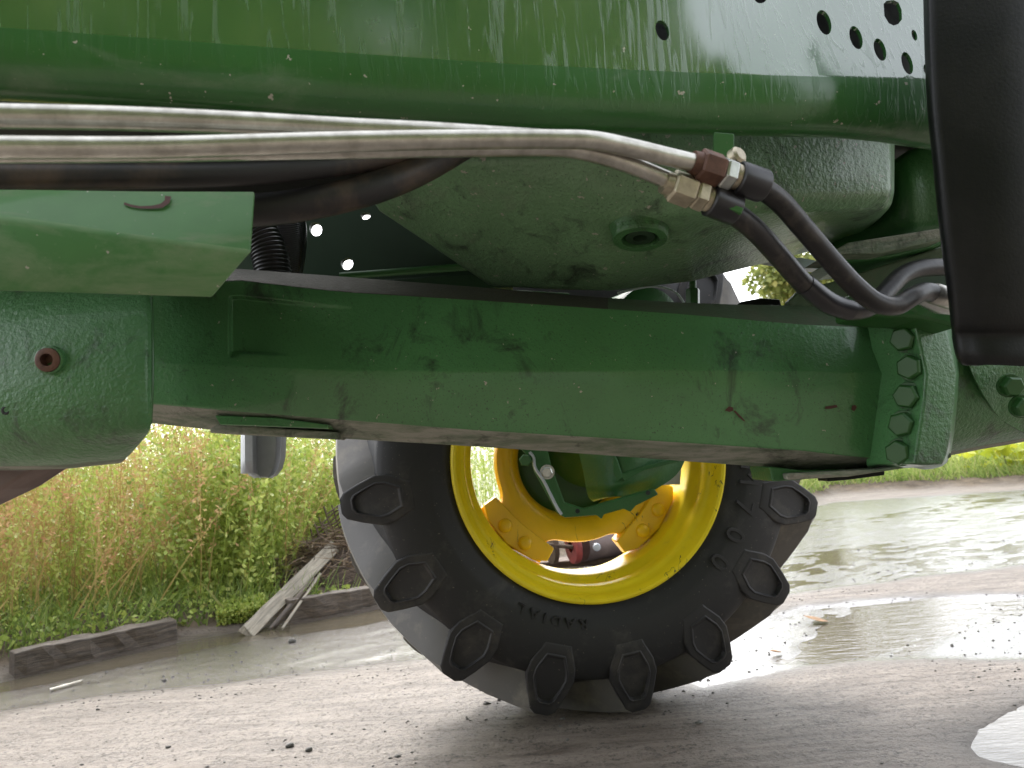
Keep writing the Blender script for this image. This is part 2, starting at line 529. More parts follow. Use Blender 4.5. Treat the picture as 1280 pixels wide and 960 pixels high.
def gp(px): return [tuple(G(u, v)[:2]) for u, v in px]
PUD1 = gp([(-400, 950), (-400, 915), (0, 850), (222, 800), (480, 757), (700, 705), (1040, 628), (1280, 612), (1600, 606),
           (1600, 690), (1280, 706), (1130, 722), (1000, 742), (760, 780), (530, 828), (300, 850), (120, 872), (0, 892)])
PUD2 = gp([(900, 790), (1000, 757), (1120, 748), (1280, 742), (1600, 738), (1600, 838), (1280, 826), (1180, 824), (1080, 824), (1000, 828), (930, 848), (880, 856), (850, 830)])
PUD3 = gp([(1214, 925), (1232, 893), (1270, 876), (1300, 868), (1420, 860), (1440, 975), (1300, 962), (1262, 954), (1226, 943)])

def road_axes(x, y):
    a = rad(38)
    return x * math.cos(a) + y * math.sin(a), -x * math.sin(a) + y * math.cos(a)

def ground_h(x, y):
    s, q = road_axes(x, y)
    warp = 0.10 * fbm(x * 2.2, y * 2.2, 5, 4)
    d = np.minimum(np.minimum(sdpoly(x, y, PUD1) + warp * 0.7 + 0.04, sdpoly(x, y, PUD2) + warp * 0.9), sdpoly(x, y, PUD3) + 0.035 * fbm(x * 9, y * 9, 47, 4))
    far = np.clip((y - 2.2) / 4, 0, 1)
    base = 0.0035 * fbm(s * 3, q * 14, 11, 4) + 0.002 * fbm(x * 22, y * 22, 3, 3) + 0.003 * fbm(x * 2, y * 2, 9, 2)
    ripple = far * (0.020 * fbm(s * 1.3, q * 6, 21, 5) + 0.011 * fbm(s * 9, q * 22, 25, 3))
    far2 = np.clip((y - 3.6) / 2.0, 0, 1) * (x > 0.3)
    ripple = ripple + 0.010 * far2
    pud = -0.018 * np.clip((0.03 - d) / 0.10, 0, 1) + 0.004 * np.clip(d / 0.3, 0, 1)
    k = y - kerbY(x)                      # behind the kerb: bank with soil
    far2 = np.clip((y - 3.6) / 2.0, 0, 1) * (x > 0.3)
    film = -0.0078 + 0.0022 * fbm(s * 2.2, q * 16, 21, 5) + 0.0030 * fbm(s * 9, q * 24, 25, 3) + 0.006 * far * fbm(s * 0.9, q * 3.0, 27, 3) + 0.0030 * np.clip(1.2 - x, 0, 1) + 0.0015 * far2 + 0.006 * far * fbm(x * 7, y * 16, 29, 3)
    deep = -0.022 + 0.004 * fbm(x * 6, y * 6, 41, 3)
    wk = np.clip((k + 0.42 + 0.15 * fbm(s * 2, q * 6, 44, 3)) / 0.12, 0, 1) * np.clip((1.2 - x) / 1.0, 0, 1)      # gutter along the timber
    c2x, c2y = G(1120, 775)[:2]
    s0, q0 = road_axes(c2x, c2y)
    wk2 = np.clip((1.0 - np.hypot((s - s0) / 0.75, (q - q0) / 0.20) + 0.5 * fbm(x * 5, y * 5, 46, 3)) / 0.3, 0, 1)
    wk3 = np.clip(-(sdpoly(x, y, PUD3) + 0.035 * fbm(x * 9, y * 9, 47, 4)) / 0.02, 0, 1)
    wk = np.maximum(np.maximum(wk, wk2), wk3)
    wet = film * (1 - wk) + deep * wk
    blend = np.clip((0.05 - d) / 0.10, 0, 1)
    road = (base + 0.005 * np.clip(d / 0.3, 0, 1)) * (1 - blend) + wet * blend
    bank = np.clip(k / 0.25, 0, 1) * 0.07 + np.clip((k - .2) / 1.2, 0, 1) * 0.06 + 0.03 * fbm(x * 5, y * 5, 31, 4) * np.clip(k / 0.2, 0, 1)
    bankfade = np.clip((14 - y) / 4, 0, 1) * np.clip((x + 12) / 4, 0, 1)
    return road + np.where(k > 0, bank * bankfade + 0.012, 0), d, k

def axis_pts(lo, hi, flo, fhi, step, grow=1.13):
    a = list(np.arange(flo, fhi, step)); s = step; x = a[-1]
    while x < hi: s *= grow; x += s; a.append(x)
    s = step; x = a[0]
    while x > lo: s *= grow; x -= s; a.insert(0, x)
    return np.array(a)
gx = axis_pts(-250, 300, -2.6, 5.0, 0.022)
gy = axis_pts(-60, 400, 1.4, 6.5, 0.022, 1.07)
GX, GY = np.meshgrid(gx, gy)
H, DP, KK = ground_h(GX, GY)
nx, ny = len(gx), len(gy)
crumb = 0.008 * np.clip(fbm(GX * 30, GY * 30, 61, 3) - 0.28, 0, 1) * (np.clip(fbm(GX * 3, GY * 4, 66, 3) + 0.15, 0, 1) * 3) * (DP > 0.03)
H = H + crumb
verts = np.stack([GX.ravel(), GY.ravel(), H.ravel()], 1)
ii = np.arange(nx * ny).reshape(ny, nx)
quads = np.stack([ii[:-1, :-1].ravel(), ii[:-1, 1:].ravel(), ii[1:, 1:].ravel(), ii[1:, :-1].ravel()], 1)

def fastmesh(name, verts, quads, mats, parent=None, attrs=None, smooth=True, matidx=None):
    me = bpy.data.meshes.new(name)
    nv, nf, k = len(verts), len(quads), quads.shape[1]
    me.vertices.add(nv); me.vertices.foreach_set('co', np.asarray(verts, np.float32).ravel())
    me.loops.add(nf * k); me.loops.foreach_set('vertex_index', quads.astype(np.int32).ravel())
    me.polygons.add(nf)
    me.polygons.foreach_set('loop_start', (np.arange(nf) * k).astype(np.int32))
    if attrs:
        for an, av in attrs.items():
            at = me.attributes.new(an, 'FLOAT', 'POINT'); at.data.foreach_set('value', np.asarray(av, np.float32))
    if matidx is not None: me.polygons.foreach_set('material_index', matidx.astype(np.int32))
    me.update(calc_edges=True); me.validate()
    return link(name, me, mats, parent, smooth)

def ground_mat():
    m, t, p = mat('wet_yard_ground')
    v = coords(t)
    a = t.nodes.new('ShaderNodeAttribute'); a.attribute_name = 'damp'
    b = t.nodes.new('ShaderNodeAttribute'); b.attribute_name = 'soil'
    mp = t.nodes.new('ShaderNodeMapping'); mp.inputs['Rotation'].default_value = (0, 0, rad(-30)); mp.inputs['Scale'].default_value = (1.2, 7, 1)
    g = t.nodes.new('ShaderNodeNewGeometry'); t.links.new(g.outputs['Position'], mp.inputs['Vector'])
    streak = noise(t, 2.6, 8, 0.68, mp.outputs[0], 0.6)
    c = ramp(t, streak, [(0.34, (0.090, 0.070, 0.054)), (0.46, (0.150, 0.122, 0.098)), (0.66, (0.215, 0.182, 0.150))])
    fine = math_(t, 'MULTIPLY', ramp(t, noise(t, 85, 7, 0.8, v), [(0.50, g3(0)), (0.58, g3(1))]), ramp(t, noise(t, 5, 5, 0.65, mp.outputs[0]), [(0.42, g3(0.15)), (0.58, g3(1))]))
    c = mix(t, math_(t, 'MULTIPLY', fine, 0.95), c, (0.035, 0.028, 0.022))
    c = mix(t, a.outputs['Fac'], c, (0.055, 0.044, 0.034))
    soil = ramp(t, noise(t, 8, 7, 0.7, v), [(0.35, (0.06, 0.045, 0.032)), (0.65, (0.17, 0.13, 0.09))])
    c = mix(t, b.outputs['Fac'], c, soil)
    t.links.new(c, p.inputs['Base Color'])
    gb_ = t.nodes.new('ShaderNodeAttribute'); gb_.attribute_name = 'gloss'
    r = math_(t, 'SUBTRACT', 0.58, math_(t, 'MULTIPLY', gb_.outputs['Fac'], 0.42))
    r = math_(t, 'ADD', r, math_(t, 'MULTIPLY', b.outputs['Fac'], 0.4), True)
    t.links.new(r, p.inputs['Roughness'])
    ga_ = t.nodes.new('ShaderNodeAttribute'); ga_.attribute_name = 'gloss'
    gl = math_(t, 'ADD', ga_.outputs['Fac'], math_(t, 'MULTIPLY', math_(t, 'SUBTRACT', noise(t, 24, 7, 0.75, mp.outputs[0]), 0.5), 1.6))
    t.links.new(ramp(t, gl, [(0.69, g3(0)), (0.78, g3(1))]), p.inputs['Coat Weight']); p.inputs['Coat Roughness'].default_value = 0.26
    b1 = bump(t, p, streak, 0.6, 0.012)
    b2 = bump(t, p, noise(t, 38, 7, 0.72, v), 0.8, 0.009, b1)
    b3 = bump(t, p, noise(t, 160, 3, 0.6, v), 0.7, 0.003, b2)
    pit = ramp(t, noise(t, 60, 5, 0.7, v), [(0.58, g3(0)), (0.66, g3(1))])
    bump(t, p, pit, 0.8, 0.004, b3)
    return m

damp = np.clip(1 - (DP + 0.015 * fbm(GX * 9, GY * 9, 50, 3)) / 0.11, 0, 1).ravel() * 0.9
soil = (np.clip(KK / 0.08, 0, 1) * (1 - np.clip((KK - 3.4) / 1.5, 0, 1))).ravel()
ground = fastmesh('ground', verts, quads, ground_mat(), attrs={'damp': damp, 'soil': soil, 'gloss': damp * np.clip((GY.ravel() - 1.95) / 0.4, 0, 1)})
ground['kind'] = 'structure'

def water_mat():
    m, t, p = mat('puddle_water')
    v = coords(t)
    p.inputs['Base Color'].default_value = (0.10, 0.085, 0.06, 1)
    p.inputs['Roughness'].default_value = 0.04
    p.inputs['IOR'].default_value = 1.5
    p.inputs['Alpha'].default_value = 0.94
    mp = t.nodes.new('ShaderNodeMapping'); mp.inputs['Rotation'].default_value = (0, 0, rad(-30)); mp.inputs['Scale'].default_value = (1, 3.2, 1)
    g = t.nodes.new('ShaderNodeNewGeometry'); t.links.new(g.outputs['Position'], mp.inputs['Vector'])
    b = bump(t, p, noise(t, 9, 4, 0.6, mp.outputs[0]), 0.22, 0.012)
    bump(t, p, noise(t, 60, 2, 0.5, mp.outputs[0]), 0.15, 0.002, b)
    return m
wx = np.array([-6.0, 0, 6, 12, 18]); wy = np.array([1.2, 4, 8, 12, 16])
WX, WY = np.meshgrid(wx, wy)
wi = np.arange(25).reshape(5, 5)
water = fastmesh('puddle_water', np.stack([WX.ravel(), WY.ravel(), np.full(25, -0.0085)], 1),
                 np.stack([wi[:-1, :-1].ravel(), wi[:-1, 1:].ravel(), wi[1:, 1:].ravel(), wi[1:, :-1].ravel()], 1), water_mat())
water['kind'] = 'structure'

# ------------------------------------------------------------------ the tractor
tractor = thing('tractor', 'green tractor seen from underneath with yellow wheel, axle beam and hydraulic hoses', 'tractor', (0.2, 1.5, 0))
T = tractor

def tubeY(u, off=0.0):
    return (0.72 + off) / (1 - 0.26 * (u - 640) / FPX)
def railY(u, off=0.0):
    return (0.86 + off) / (1 - 0.26 * (u - 640) / FPX)

# --- chassis rail: pressed sheet with punched holes, rolled under at its lower edge
def line(pts):
    xs, ys = zip(*pts)
    return lambda u: float(np.interp(u, xs, ys))
bendV = line([(-200, 20), (0, 34), (430, 66), (640, 80), (850, 90), (960, 94), (1158, 99), (1300, 106)])
edgeV = line([(-200, 118), (0, 127), (200, 138), (420, 152), (600, 160), (740, 165), (900, 170), (1040, 172), (1100, 178), (1158, 187), (1300, 205)])
def rail_pt(u, s):
    """s<0: flat web above the bend (pixels above); 0..1 the rolled bend; 1..1.4 the flange turned inwards"""
    b, e = bendV(u), edgeV(u)
    if s <= 0:
        swell = 0.0
        k = max(0.0, min(1.0, (u - 860) / 140)); k = k * k * (3 - 2 * k)
        tilt = 0.00042 * (-s) * k              # the front of the web leans back
        return P(u, b + s, railY(u, swell + tilt + 0.012 * (1 - k)))
    if s <= 1:
        a = s * math.pi / 2
        k = max(0.0, min(1.0, (u - 860) / 140)); k = k * k * (3 - 2 * k)
        return P(u, b + (e - b) * math.sin(a), railY(u, 0.012 * (1 - k) + 0.055 * (1 - math.cos(a)) ** 1.2))
    a = (s - 1)
    q = rail_pt(u, 1.0)
    return q + Vector((-0.01, 0.035, 0.030)) * (a / 0.4)
HOLES = [(828, 38, 8, 13, -18), (1030, 28, 8.5, 16, -17), (1070, 47, 7.5, 15, -17), (1100, 62, 7, 14.5, -17),
         (1134, 79, 6.5, 14.5, -16), (1143, 44, 3.2, 7, -16), (1158, 87, 3.5, 7, -14), (951, -3, 8, 7, -18)]
def hole_loop(h, n=22):
    u, v, a, b, t = h; t = rad(t)
    return [(u + a * math.cos(q) * math.cos(t) - b * math.sin(q) * math.sin(t), v + a * math.cos(q) * math.sin(t) + b * math.sin(q) * math.cos(t))
            for q in [2 * math.pi * k / n for k in range(n)]]
SQ = [(1104.5, 5), (1108, 1), (1117, 0), (1123, 3), (1127, 12), (1127.5, 24), (1123, 30), (1117, 32), (1111, 29), (1105.5, 20)]
us = np.linspace(-160, 1290, 100)
pts2, loops = [], []
grid_s = [-260, -225, -190, -160, -140, -120, -105, -90, -75, -60, -48, -37, -28, -20, -14, -9, -5, -2, 0]
hl = [hole_loop(h) for h in HOLES] + [SQ]
def near_hole(u, v):
    for L in hl:
        c = (sum(p[0] for p in L) / len(L), sum(p[1] for p in L) / len(L))
        r = max(math.hypot(p[0] - c[0], p[1] - c[1]) for p in L)
        if math.hypot(u - c[0], v - c[1]) < r + 1.5: return True
    return False
for u in us:
    for s in grid_s:
        if s == 0 or not near_hole(u, bendV(u) + s):
            pts2.append((u, s))
for L in hl:
    i0 = len(pts2)
    for (u, v) in L: pts2.append((u, v - bendV(u)))
    loops.append(list(range(i0, i0 + len(L))))
res = delaunay_2d_cdt([Vector(p) for p in pts2], [], loops, 0, 1e-6)
rv, rf, orig = res[0], res[2], res[5]
keep = [f for f, o in zip(rf, orig) if not o]
verts = [rail_pt(p.x, p.y) for p in rv]
# the roll and flange share the s=0 row
idx0 = {}
for i, p in enumerate(rv):
    if abs(p.y) < 1e-6: idx0[round(p.x, 1)] = i
rows = [[idx0[round(float(u), 1)] for u in us]]
faces = [tuple(f) for f in keep]
for s in [0.1, 0.2, 0.3, 0.4, 0.5, 0.6, 0.7, 0.8, 0.9, 1.0, 1.2, 1.4]:
    r = []
    for u in us:
        verts.append(rail_pt(u, s)); r.append(len(verts) - 1)
    rows.append(r)
for a, b in zip(rows[:-1], rows[1:]):
    for j in range(len(us) - 1):
        faces.append((a[j], a[j + 1], b[j + 1], b[j]))
bm = bmesh.new()
bv = [bm.verts.new(v) for v in verts]
for f in faces: bm.faces.new([bv[i] for i in f])
bmesh.ops.recalc_face_normals(bm, faces=bm.faces[:])
if sum(f.normal.y for f in bm.faces) > 0: bmesh.ops.reverse_faces(bm, faces=bm.faces[:])
nweb = len(keep)
for f in bm.faces:
    if f.index == -1: pass
bm.faces.index_update()
for f in bm.faces: f.material_index = 0 if f.index < nweb else 1
rail = frombm('chassis_rail', bm, [M_RAIL, M_RAILLOW], T, normals=False)
solid(rail, 0.006, -1)
es = rail.modifiers.new('split', 'EDGE_SPLIT'); es.split_angle = rad(40)

# --- engine block mass above the pan, out of frame, shades what is under it
def boxpts(a, b):
    return [Vector((x, y, z)) for z in (a[2], b[2]) for x, y in ((a[0], a[1]), (b[0], a[1]), (b[0], b[1]), (a[0], b[1]))]
def box(name, a, b, m, parent, bw=0.0, mtx=None):
    v = boxpts(a, b)
    if mtx is not None: v = [mtx @ p for p in v]
    f = [(0, 3, 2, 1), (4, 5, 6, 7), (0, 1, 5, 4), (1, 2, 6, 5), (2, 3, 7, 6), (3, 0, 4, 7)]
    o = mesh(name, v, f, m, parent, smooth=False)
    if bw: bev(o, bw)
    return o
YAW = Matrix.Rotation(rad(14.6), 4, 'Z')
eng = box('engine_block', (-1.0, 0.97, 1.30), (1.3, 1.50, 1.95), M_DARK, T, 0.03, YAW)

# bulkhead in the shade-darkened green, with bolt holes that let the daylight through
bh_poly = [(-60, 120), (640, 160), (640, 400), (-60, 400)]
bholes = [(396, 288, 7.5, 9, -30), (435, 331, 7.5, 7.5, 0), (458, 271.5, 6, 4.5, 0)]
pp = [Vector(p) for p in bh_poly]; fl = [list(range(4))]
for h in bholes:
    L = hole_loop(h, 18); i0 = len(pp); pp += [Vector(q) for q in L]; fl.append(list(range(i0, i0 + 18)))
res = delaunay_2d_cdt(pp, [], fl, 1, 1e-6)
fcs = [f for f, o in zip(res[2], res[5]) if len(o) == 1 and o[0] == 0]
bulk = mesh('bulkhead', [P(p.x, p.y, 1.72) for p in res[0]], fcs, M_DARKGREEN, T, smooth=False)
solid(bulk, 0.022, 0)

# --- steel hydraulic pipes
tubes = [
    [(-80, 143, .03), (0, 145, .03), (150, 148, .03), (300, 154, .035), (430, 161, .035), (540, 166, .04), (640, 172, .05), (700, 176, .05)],
    [(-80, 184, 0), (0, 184, 0), (200, 184, 0), (430, 177, 0), (600, 174, 0), (700, 174, 0), (745, 176, 0), (790, 185, 0.005), (840, 197, .01), (882, 207, .012)],
    [(-80, 190, .022), (0, 190, .022), (200, 189, .022), (430, 186, .02), (600, 184, .018), (690, 184, .018), (735, 190, .02), (780, 203, .025), (820, 219, .03), (850, 232, .03)],
]
for L in tubes:
    tube('hydraulic_pipe', [P(u, v, tubeY(u, o)) for u, v, o in L], 0.0103 if L is not tubes[0] else 0.0118, M_STEEL, T, 20, sub=8)

def fitting(u0, v0, u1, v1, off, mats, sleeve_r):
    """nut, lock nut, collar and crimp sleeve in a row from (u0,v0) to (u1,v1)"""
    a = P(u0, v0, tubeY(u0, off)); b = P(u1, v1, tubeY(u1, off + 0.004)); d = (b - a); L = d.length; d.normalize()
    q = lambda s: a + d * (L * s)
    tube('pipe_collar', [q(-0.10), q(0.02)], [0.0128, 0.0142], mats[0], T, 20)
    o = tube('union_nut', [q(0.0), q(0.03), q(0.30), q(0.33)], [0.0165, 0.0195, 0.0195, 0.0175], mats[0], T, 6, smooth=False, roll=0.25); bev(o, 0.0006)
    o = tube('lock_nut', [q(0.335), q(0.36), q(0.49), q(0.515)], [0.0165, 0.0185, 0.0185, 0.0165], mats[1], T, 6, smooth=False, roll=0.1); bev(o, 0.0006)
    tube('brass_collar', [q(0.51), q(0.53), q(0.62)], [0.0140, 0.0150, 0.0150], M_BEIGEST, T, 24)
    tube('crimp_sleeve', [q(0.58), q(0.60), q(0.97), q(1.0), q(1.0)], [0.0175, 0.0195, 0.0195, 0.0180, 0.0125], M_SLEEVE, T, 28)
    return b
fitting(873, 205, 955, 233, 0.012, (M_RUST, M_SILVER), 0.018)
fitting(838, 231, 920, 262, 0.030, (M_BEIGEST, M_BEIGEST), 0.016)

# --- rubber hoses to the right
hoseA = [(945, 230, .82), (975, 252, .84), (1005, 286, .87), (1040, 327, .90), (1068, 357, .92), (1095, 378, .935), (1120, 382, .95), (1140, 371, .96), (1158, 365, .98), (1185, 372, 1.0)]
hoseB = [(905, 258, .83), (940, 284, .86), (972, 318, .90), (1005, 355, .94), (1035, 378, .97), (1062, 388, .99), (1088, 383, 1.01), (1108, 364, 1.03), (1128, 344, 1.05), (1155, 335, 1.07), (1200, 334, 1.1)]
tube('rubber_hose', [P(*q) for q in hoseA], 0.0133, M_RUBBERHOSE, T, 22, sub=8)
tube('rubber_hose', [P(*q) for q in hoseB], 0.0137, M_RUBBERHOSE, T, 22, sub=8)
# spiral-wrap sleeve part on hose B
sl = [P(u, v, y) for u, v, y in hoseB[3:6]]
tube('protective_sleeve', sl, [0.0146, 0.0152, 0.0146], M_SLEEVE, T, 22, sub=8)
tube('hose_ferrule', [P(1166, 366, .985), P(1168, 367, .986), P(1189, 374, 1.005), P(1192, 375, 1.008)], [0.0125, 0.0150, 0.0150, 0.013], M_STEEL, T, 24)
tube('elbow_fitting', [P(1150, 372, 1.02), P(1175, 382, 1.03), P(1200, 384, 1.04)], [0.010, 0.013, 0.013], M_SILVER, T, 10)

# clamp bracket between the two fittings and its little zinc bolt
prism('clamp_bracket', [P(893, 165, .86), P(918, 167, .86), P(918, 200, .86), P(893, 196, .86)], Vector((0, .006, 0)), M_BOLT, T, 0.001)
prism('clamp_strip', [P(900, 249, .80), P(930, 260, .80), P(927, 267, .80), P(899, 256, .80)], Vector((0.0, .01, 0.0)), M_BOLT, T, 0.0008)
lathe('clamp_bolt', [(0.0, 0.012), (0.008, 0.012), (0.0115, 0.009), (0.0118, 0)], P(917, 199, .83), Vector((0.55, -0.8, 0.2)), M_BEIGEST, T, 20)

# --- dark rubber hoses at left
tube('coolant_hose', [P(u, v, y) for u, v, y in ((-90, 222, .74), (0, 221, .76), (150, 220, .80), (280, 218, .84), (380, 211, .88), (460, 201, .92), (540, 185, .96))], 0.0150, M_OLDHOSE, T, 22, sub=8)
tube('coolant_hose', [P(u, v, y) for u, v, y in ((150, 262, .90), (260, 264, .90), (330, 262, .90), (400, 252, .91), (470, 234, .93), (530, 209, .96), (600, 168, 1.0))], 0.0215, M_OLDHOSE, T, 26, sub=8)
# corrugated conduits
def corrugated(name, pts, r, pitch, amp):
    base = catmull(pts, 40)
    L = [0]
    for a, b in zip(base[:-1], base[1:]): L.append(L[-1] + (b - a).length)
    n = int(L[-1] / pitch) * 6
    out, rr = [], []
    for i in range(n + 1):
        s = L[-1] * i / n
        k = min(int(np.searchsorted(L, s, side='right')) - 1, len(base) - 2)
        t = (s - L[k]) / max(1e-9, L[k + 1] - L[k])
        out.append(base[k].lerp(base[k + 1], t))
        rr.append(r + amp * (0.5 + 0.5 * math.cos(2 * math.pi * i / 6)) ** 0.6)
    v, f = sweep(out, rr, 28)
    return mesh(name, v, f, M_CONDUIT, T)
corrugated('corrugated_conduit', [P(285, 262, 1.50), P(315, 280, 1.50), P(334, 310, 1.50), P(342, 350, 1.50), P(342, 380, 1.50)], 0.036, 0.0085, 0.0035)
corrugated('corrugated_conduit', [P(350, 250, 1.6), P(358, 290, 1.6), P(352, 340, 1.6), P(335, 380, 1.6)], 0.045, 0.004, 0.0012)
tube('cross_rod', [P(425, 345, 1.6), P(620, 331, 1.6)], 0.0085, M_BOLT, T, 14)
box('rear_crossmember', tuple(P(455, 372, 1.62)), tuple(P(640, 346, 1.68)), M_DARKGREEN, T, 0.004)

# --- folded cover plate at left with its cut corner and painted mark
def plate_row(L): return [P(u, v, y) for u, v, y in L]
pl = [
    plate_row([(-90, 241, .74), (60, 242, .755), (190, 243, .77), (319, 243, .785)]),
    plate_row([(-90, 262, .72), (60, 281, .735), (190, 300, .75), (314, 316, .765)]),
    plate_row([(-90, 268, .717), (60, 287, .732), (190, 305, .747), (308, 322, .762)]),
    plate_row([(-90, 361, .74), (60, 364, .755), (190, 368, .77), (266, 370, .78)]),
]
cover = grid('cover_plate', pl, [M_BRKT, M_BRKTLOW], T, mi=lambda i, j: 1 if i >= 1 else 0)
solid(cover, 0.006, -1); bev(cover, 0.002, 3, 50)
cover.modifiers.move(1, 1)
mk = []
for k, (u, v) in enumerate([(155, 254), (163, 257), (175, 259), (190, 259), (202, 257), (209, 252), (210, 245)]):
    mk.append((u, v, [3, 3, 3, 4, 5.5, 7, 8][k] * 0.5))
left = []; right = []
for k, (u, v, hw) in enumerate(mk):
    a = mk[max(k - 1, 0)]; b = mk[min(k + 1, len(mk) - 1)]
    d = Vector((b[0] - a[0], b[1] - a[1])).normalized(); n = Vector((-d.y, d.x))
    def on(uu, vv):     # stand just proud of the upper fold of the plate
        t = (vv - 243) / (300 - 243)
        return P(uu, vv, (.77 + (uu - 190) * .000115) - 0.022 * t - 0.0085)
    left.append(on(u + n.x * hw, v + n.y * hw)); right.append(on(u - n.x * hw, v - n.y * hw))
mark = grid('painted_hook_mark', [left, right], M_MARK, T); mark['label'] = 'dark red hooked paint mark on the plate'

# --- hub drum at far left: big cylinder end, near the camera
dr = []
for v, y0 in ((330, 1.06), (372, .985), (420, .955), (480, .945), (530, .955), (562, .985), (583, 1.03), (588, 1.12)):
    row = []
    for u, dy in ((-120, .02), (0, .0), (80, -.005), (150, .0), (178, .006), (187, .014), (190, .03), (190, .12), (189, .3)):
        uu = u; 
        if u >= 150:                       # rounded lower right corner
            k = max(0, (v - 505) / 83); uu = u - 40 * k ** 3.2
        vv = v
        if v > 540: vv = v - max(0, (uu - 60)) * 0.10
        row.append(P(uu, vv, y0 + dy))
    dr.append(row)
drum = grid('hub_housing', lerp_grid(dr, 5, 5), [M_CAST, M_UNDER], T, mi=lambda i, j: 1 if i >= 30 else 0)
lip = tube('housing_edge_bead', [P(189.5, 372, 1.0), P(190.5, 420, .975), P(190.5, 480, .968), P(188, 530, .975)], 0.0022, M_BOLT, T, 8, sub=4)
# drain plug with a rusty socket
pc = P(62, 450, .938)
ax = Vector((0.05, -1, -0.1))
lathe('plug_boss', [(0.0195, -0.006), (0.0190, 0.003), (0.0165, 0.004)], pc, ax, M_CAST, T, 28)
lathe('drain_plug', [(0.0160, -0.001), (0.0160, 0.006), (0.0135, 0.0075), (0.0085, 0.0075), (0.0075, -0.004), (0.0, -0.004)], pc, ax, M_RUST, T, 24)
lathe('plug_boss', [(0.006, -0.004), (0.006, 0.002), (0.004, 0.0025), (0, 0.0)], P(8, 513, .950), ax, M_DARK, T, 16)
# flat dark bar passing under the drum
prism('lower_link_bar', [P(-80, 575, 1.12), P(52, 578, 1.12), P(0, 612, 1.12), P(-80, 650, 1.12)], Vector((0.03, .05, 0)), M_BROWNMACH, T, 0.004)

# --- axle beam
def L4(pts): return line(pts)
bt = L4([(170, 342), (230, 338), (300, 336), (420, 345), (600, 359), (740, 371), (850, 378), (960, 382), (1000, 382), (1080, 390), (1110, 392)])
b1 = L4([(170, 356), (230, 354), (300, 350), (420, 364), (600, 375), (850, 392), (1000, 405), (1090, 409), (1110, 411)])
br = L4([(170, 452), (240, 456), (420, 463), (600, 465), (850, 463), (1000, 464), (1090, 466), (1110, 467)])
bl = L4([(170, 503), (190, 505), (270, 512), (420, 524), (600, 538), (850, 553), (1000, 563), (1060, 570), (1110, 574)])
bb = L4([(170, 527), (190, 529), (270, 538), (420, 548), (560, 556), (700, 565), (850, 576), (1000, 587), (1060, 586), (1110, 584)])
def beamrow(u):
    dY = 0.0
    end = max(0, (u - 1070) / 30.0); end = min(end, 1.0)
    y = 1.30 + 0.00004 * (u - 640) + 0.012 * end
    T0, T1, R, Lw, B = bt(u), b1(u), br(u), bl(u), bb(u)
    row = [P(u, T0 + 8, y + .26), P(u, T0, y + .12), P(u, T1, y + .035)]
    def pocket(v):
        if not (288 <= u <= 440): return 0.0
        fade = 1.0 if u < 330 else max(0.0, (440 - u) / 110)
        a = 1.0 if (T1 + 20 < v < 442) else 0.0
        return 0.016 * a * fade
    for t in (0.10, 0.18, 0.22, 0.5, 0.82, 0.85, 0.90, 0.97):
        v = T1 + (R - T1) * t
        row.append(P(u, v, y + .035 * (1 - t) + pocket(v)))
    row.append(P(u, R, y))
    for t in (0.3, 0.6, 0.95):
        row.append(P(u, R + (Lw - R) * t, y + 0.012 * t))
    row.append(P(u, Lw, y + 0.013))
    row += [P(u, Lw + (B - Lw) * .5, y + .05), P(u, B, y + .10), P(u, B - 6, y + .26)]
    return row
bu = [165, 200, 230, 260, 280, 286, 290, 300, 330, 360, 400, 440, 480, 540, 600, 680, 760, 850, 920, 1000, 1050, 1072, 1084, 1092, 1100, 1106, 1112]
brs = [beamrow(u) for u in bu]
brs = list(map(list, zip(*brs)))          # rows run along the beam
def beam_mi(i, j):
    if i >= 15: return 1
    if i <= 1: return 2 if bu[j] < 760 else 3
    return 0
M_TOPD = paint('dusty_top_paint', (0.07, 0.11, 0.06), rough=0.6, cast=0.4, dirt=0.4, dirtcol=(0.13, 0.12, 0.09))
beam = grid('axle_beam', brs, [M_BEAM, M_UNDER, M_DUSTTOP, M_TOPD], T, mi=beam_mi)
bev(beam, 0.005, 3, 18)
sharp(beam, 50)
# raised pad under the beam, left
prism('cast_pad', [P(268, 519, 1.305), P(345, 522, 1.305), P(410, 531, 1.305), P(410, 536, 1.305), P(275, 531, 1.305)], Vector((0, .08, 0)), M_BEAM, T, 0.002)
prism('cast_pad', [P(262, 536, 1.33), P(272, 530, 1.33), P(420, 540, 1.33), P(420, 549, 1.33), P(262, 541, 1.33)], Vector((0, .08, 0)), M_UNDER, T, 0.003)

# grey channel tab hanging behind the beam
tabr = []
for v, half in ((500, 27), (540, 27), (570, 26.5), (585, 23), (593, 17), (597, 10)):
    sh = (v - 540) * -0.02
    row = []
    for k, dy in ((-1, .03), (-.78, .0), (-.45, .0), (-.4, .022), (.1, .026), (.6, .022), (.82, .0), (1, .03)):
        row.append(P(330 + sh + k * half, v, 1.62 + dy))
    tabr.append(row)
tb = grid('channel_tab', tabr, M_GREYPL, T); solid(tb, 0.005, 0); bev(tb, 0.0015, 2, 40); sharp(tb, 30)
tabr2 = [[P(302 + du, v + dv, 1.60 + dy) for du, dv, dy in ((0, 0, .02), (5, 0, 0), (13, 0, 0.0), (18, 0, .02))] for v, dv in ((500, 0), (545, 0), (560, 0), (575, 0), (592, 0))]
tb2 = grid('channel_tab', tabr2, M_GREYPL, T); solid(tb2, 0.004, 0); sharp(tb2, 30)

